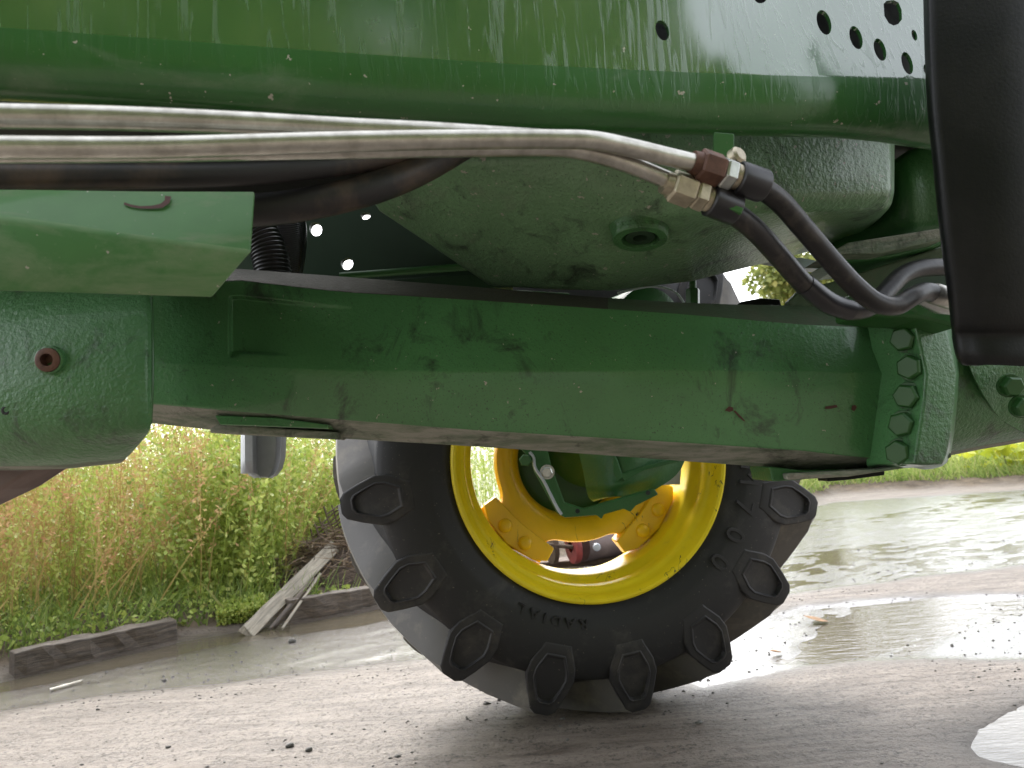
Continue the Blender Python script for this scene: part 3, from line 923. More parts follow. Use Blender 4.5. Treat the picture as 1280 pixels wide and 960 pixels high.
# --- bolted flange at the right of the beam
fl_rows = []
for v, a, b, c, d in ((392, 1096, 1140, 1176, 1186), (400, 1097, 1143, 1180, 1190), (430, 1103, 1150, 1187, 1194), (468, 1109, 1158, 1195, 1199), (500, 1106, 1155, 1193, 1197),
                      (540, 1101, 1149, 1189, 1193), (568, 1098, 1145, 1183, 1188), (580, 1097, 1143, 1178, 1184), (586, 1100, 1142, 1168, 1176)):
    back = 0.05 if v in (586, 392) else 0.0
    fl_rows.append([P(a - 14, v, 1.345), P(a, v, 1.318 + back), P((a + b) / 2, v, 1.275 + back), P(b, v, 1.233 + back), P((b + c) / 2, v + 1, 1.238 + back), P(c, v, 1.245 + back), P(d, v - 2, 1.31 + back), P(d + 1, v - 4, 1.40)])
n_mid = len(fl_rows) - 1
fl_rows.append([p + Vector((0, .12, .01)) for p in fl_rows[-1]])
fl_rows.insert(0, [p + Vector((0, .15, -.005)) for p in fl_rows[0]])
flg = grid('bolted_flange', fl_rows, [M_BEAM, M_BRKT, M_CAST], T, mi=lambda i, j: 2 if 3 <= j else 0)
sharp(bev(flg, 0.004, 3, 25), 50)
fax = Vector((-0.78, -0.63, -0.03))
for k, (u, v) in enumerate(((1120, 390), (1129, 424), (1137, 459), (1133, 495), (1127, 530), (1123, 565))):
    yy = 1.318 - (u - line([(392, 1097), (430, 1103), (468, 1109), (500, 1106), (540, 1101), (586, 1100)])(v)) / 47.0 * 0.085
    hexbolt('flange_bolt', P(u + 3, v, yy - 0.004), fax, 0.0225, 0.020, M_BOLT, T, washer=1.12, roll=0.25 + 0.37 * k)

# lower pads and rubber strip under the flange
prism('mounting_pad', [P(962, 583, 1.36), P(1005, 588, 1.36), P(1100, 586, 1.36), P(1060, 592, 1.36), P(1000, 600, 1.36), P(966, 602, 1.36)], Vector((0, .12, 0)), M_KNUC, T, 0.003)
prism('mounting_pad', [P(985, 592, 1.33), P(1105, 586, 1.31), P(1190, 566, 1.29), P(1190, 572, 1.29), P(1140, 584, 1.30), P(1060, 596, 1.32), P(985, 600, 1.34)], Vector((0, .16, 0)), M_UNDER, T, 0.003)
prism('rubber_strip', [P(1035, 595, 1.40), P(1106, 585, 1.40), P(1106, 594, 1.40), P(1060, 600, 1.40), P(1035, 602, 1.40)], Vector((0, .05, 0)), M_PLASTIC, T, 0.002)

# --- axle housing running out of frame at right
ah = []
for t in np.linspace(0, 1, 12):
    row = []
    for u, top, bot in ((1176, 384, 571), (1200, 372, 567), (1230, 366, 561), (1260, 362, 556), (1300, 358, 549), (1380, 352, 540)):
        a = -0.62 + 1.24 * t
        row.append(P(u, top + (bot - top) * (0.5 + 0.5 * math.sin(a * math.pi / 1.24 * 0.98)), 1.31 + 0.20 * (1 - math.cos(a * 2.1)) + (u - 1176) * 0.00012))
    ah.append(row)
for q in ah[-1:]:
    ah.append([p + Vector((0, .15, 0.0)) for p in q])
hous = grid('axle_housing', lerp_grid(ah, 4, 1), [M_CAST, M_UNDER], T, mi=lambda i, j: 1 if i >= 10 else 0)
# stepped ring joint
ring = []
arc = [(1196, 405), (1203, 440), (1214, 470), (1230, 500), (1250, 526), (1282, 545)]
for (u, v) in catmull([Vector((a, b, 0)) for a, b in arc], 4) and [(p.x, p.y) for p in catmull([Vector((a, b, 0)) for a, b in arc], 4)]:
    t = (v - 460) / 105.0
    y = 1.302 + 0.13 * t * t + (u - 1176) * 0.00012
    ring.append([P(u, v, y + 0.02), P(u + 1.5, v - 1, y - 0.006), P(u + 30, v - 14, y - 0.012 + .01), P(u + 120, v - 60, y + 0.02)])
rg = grid('housing_ring', list(map(list, zip(*ring))), M_CAST, T); sharp(bev(rg, 0.002, 2, 30), 50)
for k, (u, v) in enumerate(((1262, 482), (1277, 508))):
    hexbolt('housing_bolt', P(u, v, 1.285), Vector((-0.1, -0.95, -0.25)), 0.019, 0.018, M_BOLT, T, washer=1.15, roll=.4)

# --- brackets and plates behind the hoses, upper right
sp = [[P(u, v, y) for u, v, y in r] for r in (
    [(1100, 215, 1.42), (1120, 200, 1.40), (1150, 182, 1.38), (1230, 150, 1.35)],
    [(1040, 240, 1.64), (1120, 235, 1.40), (1160, 225, 1.38), (1240, 200, 1.35)],
    [(1030, 282, 1.62), (1120, 280, 1.42), (1165, 272, 1.40), (1240, 262, 1.37)],
    [(1020, 318, 1.58), (1110, 300, 1.46), (1168, 288, 1.43), (1240, 280, 1.40)])]
o = grid('side_plate', lerp_grid(sp, 4, 4), M_KNUC, T); solid(o, 0.008, 0)
prism('bracket_foot', [P(1035, 318, 1.36), P(1060, 303, 1.36), P(1175, 285, 1.34), P(1180, 300, 1.34), P(1100, 317, 1.35)], Vector((0, .12, .004)), M_UNDER, T, 0.003)
prism('bracket_rib', [P(1040, 324, 1.40), P(1180, 296, 1.38), P(1180, 306, 1.38), P(1110, 322, 1.39), P(1060, 328, 1.40)], Vector((0, .15, .0)), M_KNUC, T, 0.003)
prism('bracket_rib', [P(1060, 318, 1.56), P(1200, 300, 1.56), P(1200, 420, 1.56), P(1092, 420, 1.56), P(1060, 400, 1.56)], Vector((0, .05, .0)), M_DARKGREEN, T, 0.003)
prism('diagonal_strut', [P(1000, 362, 1.45), P(1040, 352, 1.44), P(1180, 307, 1.40), P(1190, 330, 1.40), P(1060, 374, 1.44), P(1020, 392, 1.45), P(988, 392, 1.45), P(986, 376, 1.45)], Vector((0, .03, .0)), M_TOPD, T, 0.004)
prism('steering_arm', [P(1075, 360, 1.20), P(1130, 368, 1.18), P(1200, 372, 1.17), P(1200, 410, 1.17), P(1150, 398, 1.18), P(1110, 396, 1.19), P(1075, 392, 1.20)], Vector((0, .1, .0)), M_BOLT, T, 0.006)
prism('cast_lug', [P(1050, 312, 1.7), P(1060, 318, 1.7), P(1060, 356, 1.7), P(1052, 356, 1.7)], Vector((.02, .05, .0)), M_DARK, T)
o = prism('white_edge_plate', [P(955, 326, 1.66), P(1000, 322, 1.66), P(1054, 332, 1.66), P(1053, 340, 1.66), P(1000, 334, 1.66)], Vector((0, .03, .0)), M_GREYPL, T)

# --- black plastic mudguard at right
mg = []
for v, ul in ((-140, 1157), (-40, 1157), (60, 1159), (140, 1163), (200, 1169), (290, 1178), (360, 1187), (404, 1192), (414, 1193), (424, 1194), (440, 1197), (450, 1201), (454, 1206)):
    bow = 0.05 * ((v - 60) / 400.0) ** 2
    crease = 0.005 if 408 <= v <= 424 else 0.0
    low = 0.0
    row = []
    for k, u in enumerate((ul, ul + 4, ul + 14, 1235, 1280, 1340, 1420)):
        dv = 0 if v < 430 else (u - ul) * 0.05
        row.append(P(u, v + dv, 0.90 + bow + (0.016, .006, .0, -.012, -.014, -.005, .02)[k] + crease - low))
    mg.append(row)
mgo = grid('mudguard', lerp_grid(mg, 3, 3), M_PLASTIC, T); solid(mgo, 0.0035, -1)
lathe('guard_rivet', [(0.0, .002), (0.003, .0016), (0.004, 0)], P(1240, 305, .908), Vector((0, -1, 0)), M_GREYPL, T, 12)

# --- oil pan
LF = lambda u, v: 1.12 - 0.0003 * (u - 600) + (v - 200) * 0.0021       # the big sloping left facet
A = [
 [(425, 120, 1.60), (452, 120, 1.22), (560, 120, 1.14), (740, 120, 1.08), (850, 120, 1.10), (1000, 120, 1.165), (1112, 120, 1.235), (1119, 120, 1.26), (1119, 120, 1.60)],
 [(440, 205, 1.60), (455, 205, 1.25), (570, 203, 1.13), (740, 200, 1.078), (850, 205, 1.098), (1000, 205, 1.163), (1112, 205, 1.23), (1118, 205, 1.26), (1118, 205, 1.60)],
 [(470, 258, 1.65), (472, 262, 1.33), (600, 250, LF(600, 250)), (745, 240, LF(745, 240) - .035), (850, 246, 1.105), (1000, 244, 1.168), (1112, 242, 1.235), (1118, 240, 1.265), (1118, 240, 1.60)],
 [(512, 286, 1.68), (514, 290, 1.37), (640, 285, LF(640, 285)), (750, 275, LF(750, 275) - .04), (850, 268, 1.135), (1000, 264, 1.20), (1106, 262, 1.27), (1114, 258, 1.30), (1114, 256, 1.60)],
 [(612, 355, 1.74), (614, 358, 1.49), (690, 362, 1.45), (762, 364, 1.43), (865, 352, 1.47), (965, 327, 1.56), (1066, 300, 1.60), (1080, 294, 1.62), (1084, 290, 1.70)],
 [(612, 340, 1.95), (615, 340, 1.90), (690, 340, 1.85), (765, 340, 1.82), (865, 330, 1.85), (965, 305, 1.9), (1060, 285, 1.95), (1075, 280, 1.95), (1080, 280, 1.95)],
]
pan = grid('oil_pan', [[P(*q) for q in r] for r in A], M_PAN, T)
bev(pan, 0.022, 5, 6)
bc = P(800, 292, 1.207); bax = Vector((-0.10, -0.16, -1))
lathe('pan_boss', [(0.058, -0.018), (0.051, -0.010), (0.0485, 0.0), (0.0480, 0.010), (0.0465, 0.012), (0.0320, 0.012), (0.0310, -0.004), (0.0, -0.004)], bc, bax, M_CAST, T, 40, caps=(False, False))
lathe('pan_plug', [(0.0255, -0.003), (0.0255, 0.0085), (0.0235, 0.0095), (0.0125, 0.0095), (0.0110, -0.004), (0.0, -0.004)], bc, bax, M_DARKGREEN, T, 32)

# --- small green relief fitting and a round cover behind the beam top
cz = P(866, 352, 1.62)
tube('breather_fitting', [P(866, 346, 1.62), P(866, 362, 1.62)], 0.008, M_BOLT, T, 12)
o = tube('breather_fitting', [P(866, 361, 1.62), P(866, 363, 1.62), P(866, 381, 1.62)], [0.014, 0.0165, 0.0165], M_BOLT, T, 6, smooth=False); bev(o, .001)
lathe('round_cover', [(0.0, 0.0), (0.075, 0.0), (0.095, .01), (0.097, .03), (0.097, .20)], P(815, 405, 1.75), Vector((-0.35, .93, .05)), M_KNUC, T, 40)
tube('cover_lip', [P(u, v, 1.70) for u, v in ((772, 366), (815, 358), (845, 366), (862, 392))], 0.003, M_GREYPL, T, 8, sub=6)
prism('green_stay', [P(600, 360, 1.8), P(640, 362, 1.8), P(712, 366, 1.8), P(712, 380, 1.8), P(600, 374, 1.8)], Vector((0, .05, 0)), M_BRKT, T, 0.003)
prism('rubber_bumper', [P(925, 377, 1.52), P(952, 372, 1.52), P(976, 374, 1.52), P(978, 386, 1.52), P(920, 386, 1.52)], Vector((0, .06, 0)), M_PLASTIC, T, 0.004)

# paint chips and red marks on the beam
def blob(name, u, v, Y, L, m):
    return mesh(name, [P(u + a, v + b, Y) for a, b in L], [tuple(range(len(L)))], m, T, smooth=False)
for (u, v, L) in ((913, 511, [(-7, 2), (-2, -3), (3, -2), (4, 2), (-1, 4)]), (923, 520, [(-6, -6), (-4, -7), (4, 1), (9, 7), (6, 6), (0, 1)]),
                  (1038, 509, [(-7, 2), (-6, -1), (8, -3), (9, 0), (1, 2)]), (1068, 509, [(-4, 3), (-3, -2), (1, -3), (3, 0), (0, 5)])):
    Yv = 1.30 + 0.00004 * (u - 640) + 0.012 * (v - br(u)) / (bl(u) - br(u)) - 0.003
    blob('scraped_paint_mark', u, v, Yv, L, M_MARK)

# ------------------------------------------------------------------ front wheel (child of the tractor)
WY_ = 9.0
wc = P(740, 574, 2.03)
ZC = wc.z
WM = Matrix.Translation(wc) @ Matrix.Rotation(rad(WY_), 4, 'Z')     # local: x right, y away, z up
wheel = bpy.data.objects.new('front_wheel', None); COL.objects.link(wheel)
wheel.parent = T
wheel.matrix_world = WM
bpy.context.view_layer.update()
def wchild(o):
    o.parent = wheel
    o.matrix_parent_inverse = Matrix.Identity(4)
    return o
def wpt(r, a, y):      # a measured clockwise from +x as seen from the camera side
    return Vector((r * math.cos(a), y, -r * math.sin(a)))
def wlathe(name, prof, m, seg=128, mi=None, deg=35):
    rows = [[wpt(r, 2 * math.pi * k / seg, y) for k in range(seg)] for r, y in prof]
    o = grid(name, rows, m, None, close_u=True, mi=mi)
    return wchild(sharp(o, deg))
tp = [(0.362, 0.060), (0.372, 0.040), (0.385, 0.028), (0.400, 0.016), (0.402, 0.010), (0.415, 0.004), (0.43, -0.004), (0.452, -0.008), (0.455, -0.0095), (0.47, -0.012), (0.50, -0.014), (0.53, -0.013), (0.56, -0.008),
      (0.585, 0.0), (0.600, 0.008), (0.606, 0.014), (0.609, 0.024), (0.616, 0.045), (0.630, 0.08), (0.644, 0.12), (0.652, 0.16), (0.654, 0.19)]
tp = tp + [(r, 0.38 - y) for r, y in tp[::-1][1:]]
wlathe('tyre', tp, M_TYRE, 160)
rp = [(0.3995, 0.012), (0.402, 0.004), (0.4005, -0.003), (0.395, -0.006), (0.388, -0.004), (0.382, 0.004), (0.378, 0.016), (0.374, 0.028), (0.368, 0.034),
      (0.362, 0.038), (0.359, 0.044), (0.357, 0.060), (0.356, 0.075), (0.352, 0.085), (0.338, 0.100), (0.335, 0.115), (0.335, 0.21), (0.338, 0.235), (0.345, 0.25), (0.352, 0.30), (0.360, 0.33), (0.372, 0.345), (0.385, 0.352), (0.398, 0.360)]
wlathe('rim', rp, M_RIM, 128)

NL = 16
PIT = 2 * math.pi / NL
hexp = [(-0.040, 0.512), (0.034, 0.512), (0.064, 0.572), (0.068, 0.608), (0.052, 0.655), (0.035, 0.695), (0.019, 0.706), (-0.019, 0.706), (-0.035, 0.695), (-0.052, 0.655), (-0.068, 0.608), (-0.064, 0.572)]
def lug_mesh(mirror, name, mats):
    def pt(t, r, y, ang=0.0):      # t tangential metres, clockwise
        a = t / r + ang
        p = wpt(r, a, y)
        if mirror: p.y = 0.38 - p.y
        return p
    verts, faces, mi = [], [], []
    def ringv(L):
        i = len(verts); verts.extend(L); return list(range(i, i + len(L)))
    n = len(hexp)
    def side_y(r): return float(np.interp(r, [0.50, 0.56, 0.60, 0.62, 0.66], [-0.014, -0.008, 0.008, 0.03, 0.05]))
    def face_y(r): return float(np.interp(r, [.51, .56, .61, .66, .705], [-0.0160, -0.0125, -0.0055, 0.002, 0.011]))
    cr = 0.608
    def scaled(k, dy, lower=0.0):
        out = []
        for t, r in hexp:
            rr = cr + (r - cr) * k
            out.append(pt(t * k, rr, face_y(rr) + dy + lower * max(0, (rr - cr)) / 0.08))
        return out
    c = ringv([pt(0, cr + 0.01, face_y(cr) + 0.007)])
    r3 = ringv(scaled(0.60, 0.0015, 0.012)); r2 = ringv(scaled(0.66, -0.0025)); r2b = ringv(scaled(0.69, -0.0025)); r2c = ringv(scaled(0.72, 0.0)); r1 = ringv(scaled(0.95, 0)); r0 = ringv(scaled(1.0, 0.002))
    rb = ringv([pt(t, r, side_y(r) + 0.004) if r < 0.63 else pt(t * 1.02, r, 0.012) for t, r in hexp])
    for k in range(n): faces.append((c[0], r3[k], r3[(k + 1) % n])); mi.append(0)
    for a, b in ((r3, r2), (r2, r2b), (r2b, r2c), (r2c, r1), (r1, r0), (r0, rb)):
        for k in range(n): faces.append((a[k], b[k], b[(k + 1) % n], a[(k + 1) % n])); mi.append(0)
    prev = rb
    ys = [0.035, 0.06, 0.09, 0.12, 0.15, 0.18, 0.205, 0.215]
    for q, y in enumerate(ys):
        ang = rad(18.5) * (y / 0.2) ** 1.05
        rt = float(np.interp(y, [0, .05, .12, .19, .22], [0.702, 0.708, 0.720, 0.732, 0.733]))
        rb_ = float(np.interp(y, [0, .04, .10, .19], [0.598, 0.608, 0.628, 0.646]))
        k = min(1, (q + 1) / 2.5)
        wt, wb = 0.036 * (1 - k) + 0.030 * k, 0.072 * (1 - k) + 0.082 * k
        fl = lambda q: wt + (wb - wt) * q; hr = lambda q: rt - (rt - rb_ - .004) * q
        trap = [(-wb * 0.5, rb_ - .02), (wb * 0.5, rb_ - .02), (wb, rb_ - .004), (fl(.85), hr(.85)), (fl(.4), hr(.4)), (fl(0), rt - .001), (wt * 0.5, rt), (-wt * 0.5, rt), (-fl(0), rt - .001), (-fl(.4), hr(.4)), (-fl(.85), hr(.85)), (-wb, rb_ - .004)]
        cur = ringv([pt(t, r, y, ang) for t, r in trap])
        for j in range(n):
            faces.append((prev[j], cur[j], cur[(j + 1) % n], prev[(j + 1) % n]))
            mi.append(1 if 5 <= j <= 7 else 2)
        prev = cur
    faces.append(tuple(prev[::-1])); mi.append(1)
    me = bpy.data.meshes.new(name)
    me.from_pydata([tuple(v) for v in verts], [], faces)
    for m in mats: me.materials.append(m)
    bm = bmesh.new(); bm.from_mesh(me)
    for f, m_ in zip(bm.faces, mi): f.material_index = m_
    bmesh.ops.recalc_face_normals(bm, faces=bm.faces[:])
    for f in bm.faces: f.smooth = True
    for e in bm.edges: e.smooth = not (len(e.link_faces) == 2 and e.calc_face_angle(0) > rad(26))
    bm.to_mesh(me); bm.free()
    return me
ml = lug_mesh(False, 'tread_lug', [M_LUG, M_LUGWORN, M_LUGMID])
mf = lug_mesh(True, 'tread_lug_far', [M_LUG, M_LUGWORN, M_LUGMID])
for k in range(NL):
    for me, off in ((ml, 0.0), (mf, 0.5)):
        o = bpy.data.objects.new('tread_lug', me); COL.objects.link(o)
        wchild(o)
        o.rotation_euler = (0, (rad(16.0) + (k + off) * PIT), 0)
        b = o.modifiers.new('bevel', 'BEVEL'); b.width = 0.004; b.segments = 2; b.limit_method = 'ANGLE'; b.angle_limit = rad(28)

# raised letters on the sidewall
def letter(ch, ang, r, size):
    cu = bpy.data.curves.new('letter', 'FONT')
    cu.body = ch; cu.size = size; cu.align_x = 'CENTER'; cu.extrude = 0.0028; cu.bevel_depth = 0.0005; cu.resolution_u = 3
    tmp = bpy.data.objects.new('letter_curve', cu); COL.objects.link(tmp)
    bpy.context.view_layer.update()
    me = bpy.data.meshes.new_from_object(tmp.evaluated_get(bpy.context.evaluated_depsgraph_get()))
    bpy.data.objects.remove(tmp); bpy.data.curves.remove(cu)
    out = wpt(1, ang, 0)                      # letter tops point outwards
    tang = Vector((-math.sin(ang), 0, -math.cos(ang)))   # clockwise = reading direction
    M = Matrix(((tang.x, out.x, 0), (0, 0, -1), (tang.z, out.z, 0))).to_4x4()
    me.transform(Matrix.Translation(out * r + Vector((0, float(np.interp(r, [.43, .44, .445, .56], [-.007, -.0095, -.0142, -.0142])) - 0.0005, 0))) @ M)
    me.materials.clear(); me.materials.append(M_TYRE)
    o = bpy.data.objects.new('sidewall_letter', me); COL.objects.link(o)
    return wchild(o)
for ch, a in (('T', -5.0), ('M', 9.5), ('7', 21.0), ('0', 31.5), ('0', 42.5)):
    letter(ch, rad(a), 0.442, 0.083)
for ch, a in zip('RADIAL', (98, 103, 108, 112, 116, 121)):
    letter(ch, rad(a), 0.440, 0.040)
for ch, a in zip('TUBELESS', (205, 211, 217, 223, 229, 235, 241, 247)):
    pass

# wheel centre: dished cast disc with four ears bolted to the rim
prof = [(1.00, 0.235), (1.0, 0.200), (0.985, 0.190), (0.93, 0.188), (0.86, 0.190), (0.79, 0.198), (0.73, 0.216), (0.695, 0.242), (0.68, 0.28), (0.67, 0.33), (0.55, 0.335)]
EARS = [rad(a) for a in (43, 135, 223, 315)]
rows = []
seg = 180
for f_, y in prof:
    r_ = []
    for k in range(seg):
        a = 2 * math.pi * k / seg
        d = min(abs((a - e + math.pi) % (2 * math.pi) - math.pi) for e in EARS)
        flare = 0.058 * math.exp(-(d / rad(19)) ** 4)
        ro = 0.252 + flare
        rr = 0.252 * f_ + flare * max(0, (f_ - 0.80) / 0.20)
        yy = y
        r_.append(wpt(rr, a, yy))
    rows.append(r_)
disc = wchild(grid('wheel_centre', rows, M_YELLOW, None, close_u=True)); sharp(disc, 50)
for e in EARS:
    M = Matrix(((math.cos(e), -math.sin(e), 0), (0, 0, 1), (-math.sin(e), -math.cos(e), 0)))   # x radial, y tangential -> local; z away
    def wp(r, t, y): 
        q = M @ Vector((r, t, 0)); return Vector((q.x, y, q.z))
    poly = [wp(0.268, -0.105, .172), (wp(0.275, 0.0, .170)), wp(0.268, 0.105, .172), wp(0.300, 0.115, .174), wp(0.322, 0.085, .174), wp(0.334, 0.0, .174), wp(0.322, -0.085, .174), wp(0.300, -0.115, .174)]
    poly = [wp(p[0], p[1], .172) for p in ((.250, -.118), (.258, 0), (.250, .118), (.292, .128), (.318, .092), (.334, 0), (.318, -.092), (.292, -.128))]
    o = wchild(prism('clamp_pad', poly, Vector((0, 0.045, 0)), M_YELLOW)); bev(o, 0.004, 3)
    rib = wchild(prism('rim_lug', [wp(p[0], p[1], .222) for p in ((.25, -.115), (.255, .115), (.31, .125), (.336, .02), (.336, -.02), (.31, -.125))], Vector((0, 0.03, 0)), M_YELLOW)); bev(rib, 0.004, 3)
    for s in (-1, 1):
        c = wp(0.296, s * 0.040, 0.172)
        o = lathe('clamp_bolt', [(0.022, -0.001), (0.021, 0.006), (0.0175, 0.011), (0.009, 0.0135), (0.0, 0.014)], c, Vector((0, -1, 0)), M_YELLOW, None, 24, deg=60)
        wchild(o)

wlathe('hub_plate', [(0.178, 0.300), (0.150, 0.285), (0.0, 0.28)], M_BOLT, 48)
# --- knuckle and steering parts inside the wheel
def KP(u, v, y): return P(u, v, y)
kr = []
for v, ul, ur in ((520, 712, 862), (560, 722, 860), (585, 728, 852), (600, 731, 838), (612, 733, 822), (622, 736, 806), (627, 742, 796)):
    row = []
    for k in range(9):
        t = k / 8
        row.append(KP(ul + (ur - ul) * t, v - 6 * math.sin(t * math.pi * .9) * (v > 600), 2.06 - 0.09 * math.sin(math.pi * min(1, t * 1.1)) + (v > 615) * .02))
    kr.append(row)
kr.append([p + Vector((0, .12, 0.01)) for p in kr[-1]])
o = grid('knuckle_housing', lerp_grid(kr, 2, 2), M_KNUC, T)
prism('housing_rib', [KP(766, 565, 1.965), KP(772, 575, 1.965), KP(779, 597, 1.965), KP(772, 602, 1.965), KP(766, 590, 1.965)], Vector((.01, .05, 0)), M_KNUC, T, 0.003)
prism('housing_rib', [KP(776, 592, 1.965), KP(806, 582, 1.97), KP(850, 572, 1.98), KP(850, 577, 1.98), KP(806, 588, 1.97), KP(780, 602, 1.965)], Vector((0, .05, 0)), M_KNUC, T, 0.002)
# L-shaped arm: upright leg, its edge highlight added as a pale tube, then the foot
prism('steering_arm', [KP(650, 560, 1.93), KP(684, 560, 1.93), KP(690, 585, 1.93), KP(706, 628, 1.93), KP(730, 636, 1.93), KP(818, 611, 1.93), KP(823, 618, 1.93), KP(795, 632, 1.93), KP(788, 640, 1.93), KP(780, 636, 1.93), KP(755, 643, 1.93), KP(752, 649, 1.93), KP(746, 644, 1.93),
                       KP(706, 647, 1.93), KP(697, 642, 1.93), KP(668, 590, 1.93), KP(664, 575, 1.93)], Vector((.0, .04, 0)), M_KNUC, T, 0.003)
o = tube('edge_highlight_tube', [KP(662, 565, 1.915), KP(667, 572, 1.915), KP(669, 585, 1.915), KP(680, 602, 1.915), KP(695, 632, 1.915), KP(702, 643, 1.915)], 0.0042, M_GREYPL, T, 8, sub=5)
hexbolt('arm_nut', KP(684, 590, 1.925), Vector((-.1, -1, -.1)), 0.016, 0.012, M_SILVER, T, washer=1.25)
hexbolt('arm_nut', KP(657, 575, 1.92), Vector((-.1, -1, -.1)), 0.017, 0.014, M_BOLT, T)
for u, v in ((722, 639), (810, 616)):
    lathe('arm_hole_disc', [(0.0, .001), (0.006, .001), (0.0065, -.002)], KP(u, v, 1.929), Vector((0, -1, 0)), M_DARK, T, 14)  # dark disc on the arm's face stands in for a shaded hole
# dark axle trunk behind the knuckle, running back to the tractor
tube('drive_shaft_housing', [P(760, 515, 1.62), P(750, 528, 2.12), P(735, 560, 2.33)], [0.06, 0.07, 0.14], M_BOLT, T, 36, sub=3)
prism('grey_guard', [KP(835, 580, 2.2), KP(852, 582, 2.2), KP(850, 606, 2.2), KP(833, 606, 2.2), KP(820, 608, 2.2)], Vector((0, .02, 0)), M_GREYPL, T)

# ------------------------------------------------------------------ background things
def box_at(name, a, b, width, height, m, z=0.0, parent=None, jitter=0.006, tilt=0.0):
    """a rough-sawn timber from a to b on the ground, front face towards the camera"""
    a = Vector(a); b = Vector(b); d = b - a; L = d.length; d.normalize()
    n = Vector((0, 0, 1)).cross(d).normalized(); up = d.cross(n) * -1
    if up.z < 0: up = -up
    nseg = 14
    rows = []
    me_v, me_f = [], []
    prof = [(0, 0), (width, 0), (width, height), (width * .5, height * 1.01), (0, height), (0, height * .5)]
    for i in range(nseg + 1):
        s = i / nseg
        c = Vector((L * s, 0, 0))
        for (pw, ph) in prof:
            me_v.append((L * s + random.uniform(-1, 1) * jitter * (0 < i < nseg), pw + random.uniform(-1, 1) * jitter, ph + random.uniform(-1, 1) * jitter))
    k = len(prof)
    for i in range(nseg):
        for j in range(k):
            me_f.append((i * k + j, i * k + (j + 1) % k, (i + 1) * k + (j + 1) % k, (i + 1) * k + j))
    me_f.append(tuple(range(k))[::-1]); me_f.append(tuple(nseg * k + j for j in range(k)))
    me = bpy.data.meshes.new(name); me.from_pydata(me_v, [], me_f)
    bm = bmesh.new(); bm.from_mesh(me); bmesh.ops.recalc_face_normals(bm, faces=bm.faces[:]); bm.to_mesh(me); bm.free()
    o = link(name, me, m, None, smooth=False)
    M = Matrix((d, n, up)).transposed().to_4x4()
    o.matrix_world = Matrix.Translation(a) @ M
    bev(o, 0.005, 2)
    return o
a, b = G(18, 846), G(222, 800)
o = box_at('timber_kerb', (a.x, a.y, -0.03), (b.x, b.y, -0.03), 0.10, 0.125, M_WOODDARK)
tag(o, 'thick dark wet timber lying at the puddle edge below the tall dry weeds', 'timber')
a, b = G(362, 778), G(560, 742)
o = box_at('timber_kerb', (a.x, a.y, -0.02), (b.x, b.y, -0.02), 0.09, 0.125, M_WOODDARK)
tag(o, 'brown timber with a knot running behind the tyre below the heap of dead roots', 'timber')
# leaning plank
p0, p1 = G(308, 792), P(419, 683, G(417, 742).y - 0.16)
p0.z = 0.0
d = (p1 - p0)
def plank(name, p0, p1, wdt, thk, m, nrm=Vector((0.3, -1, 0.35))):
    d = (p1 - p0); L = d.length; d.normalize()
    n = (nrm - d * nrm.dot(d)).normalized(); s = d.cross(n)
    v, f = [], []
    ns = 10
    for i in range(ns + 1):
        for (q, w_) in ((-.5, 0), (.5, 0), (.5, 1), (-.5, 1)):
            v.append((L * i / ns + (random.uniform(-1, 1) * .02 if i in (0, ns) else 0), q * wdt + random.uniform(-1, 1) * wdt * .03, w_ * thk + random.uniform(-1, 1) * .001))
    for i in range(ns):
        for j in range(4): f.append((i * 4 + j, i * 4 + (j + 1) % 4, i * 4 + 4 + (j + 1) % 4, i * 4 + 4 + j))
    f += [(3, 2, 1, 0), tuple(ns * 4 + j for j in range(4))]
    me = bpy.data.meshes.new(name); me.from_pydata(v, [], f)
    bm = bmesh.new(); bm.from_mesh(me); bmesh.ops.recalc_face_normals(bm, faces=bm.faces[:]); bm.to_mesh(me); bm.free()
    o = link(name, me, m, None, smooth=False)
    M = Matrix((d, s, n)).transposed().to_4x4()
    o.matrix_world = Matrix.Translation(p0) @ M
    bev(o, 0.002, 1)
    return o
o = plank('leaning_plank', p0, p1, 0.075, 0.022, M_WOODGREY)
tag(o, 'pale weathered plank leaning up from the puddle edge against the root heap', 'plank')
for k, (a_, b_, wd) in enumerate((((338, 786), (392, 722), .022), ((352, 787), (400, 718), .016), ((345, 784), (382, 740), .013))):
    q0 = G(*a_); q1 = P(b_[0], b_[1], G(b_[0], b_[1] + 45).y)
    o = plank('broken_slat', q0, q1, wd * .8, 0.010, [M_WOODDARK, M_WOODGREY, M_WOODDARK][k])
    tag(o, ['splintered slat right beside the leaning plank, the widest of three', 'thin splintered slat farthest right beneath the leaning plank', 'short thin splinter between the two broken slats under the plank'][k], 'slat', 'broken slats under the leaning plank')

hc = G(438, 757); hc.y += .30
# --- vegetation built as leaf sized faces
def leaves(centres, dirs, lens, wids, tints):
    """diamond leaf quads"""
    n = len(centres)
    dirs = dirs / np.linalg.norm(dirs, axis=1, keepdims=True)
    rnd = rng.normal(size=(n, 3)); side = np.cross(dirs, rnd); side /= np.linalg.norm(side, axis=1, keepdims=True) + 1e-9
    l = lens[:, None]; w_ = wids[:, None]
    v = np.empty((n, 4, 3))
    nrm = np.cross(dirs, side)
    v[:, 0] = centres; v[:, 1] = centres + dirs * l * .45 + side * w_ - nrm * l * .06
    v[:, 2] = centres + dirs * l; v[:, 3] = centres + dirs * l * .45 - side * w_ - nrm * l * .06
    q = np.arange(4 * n).reshape(n, 4)
    return v.reshape(-1, 3), q, np.repeat(tints, 4)

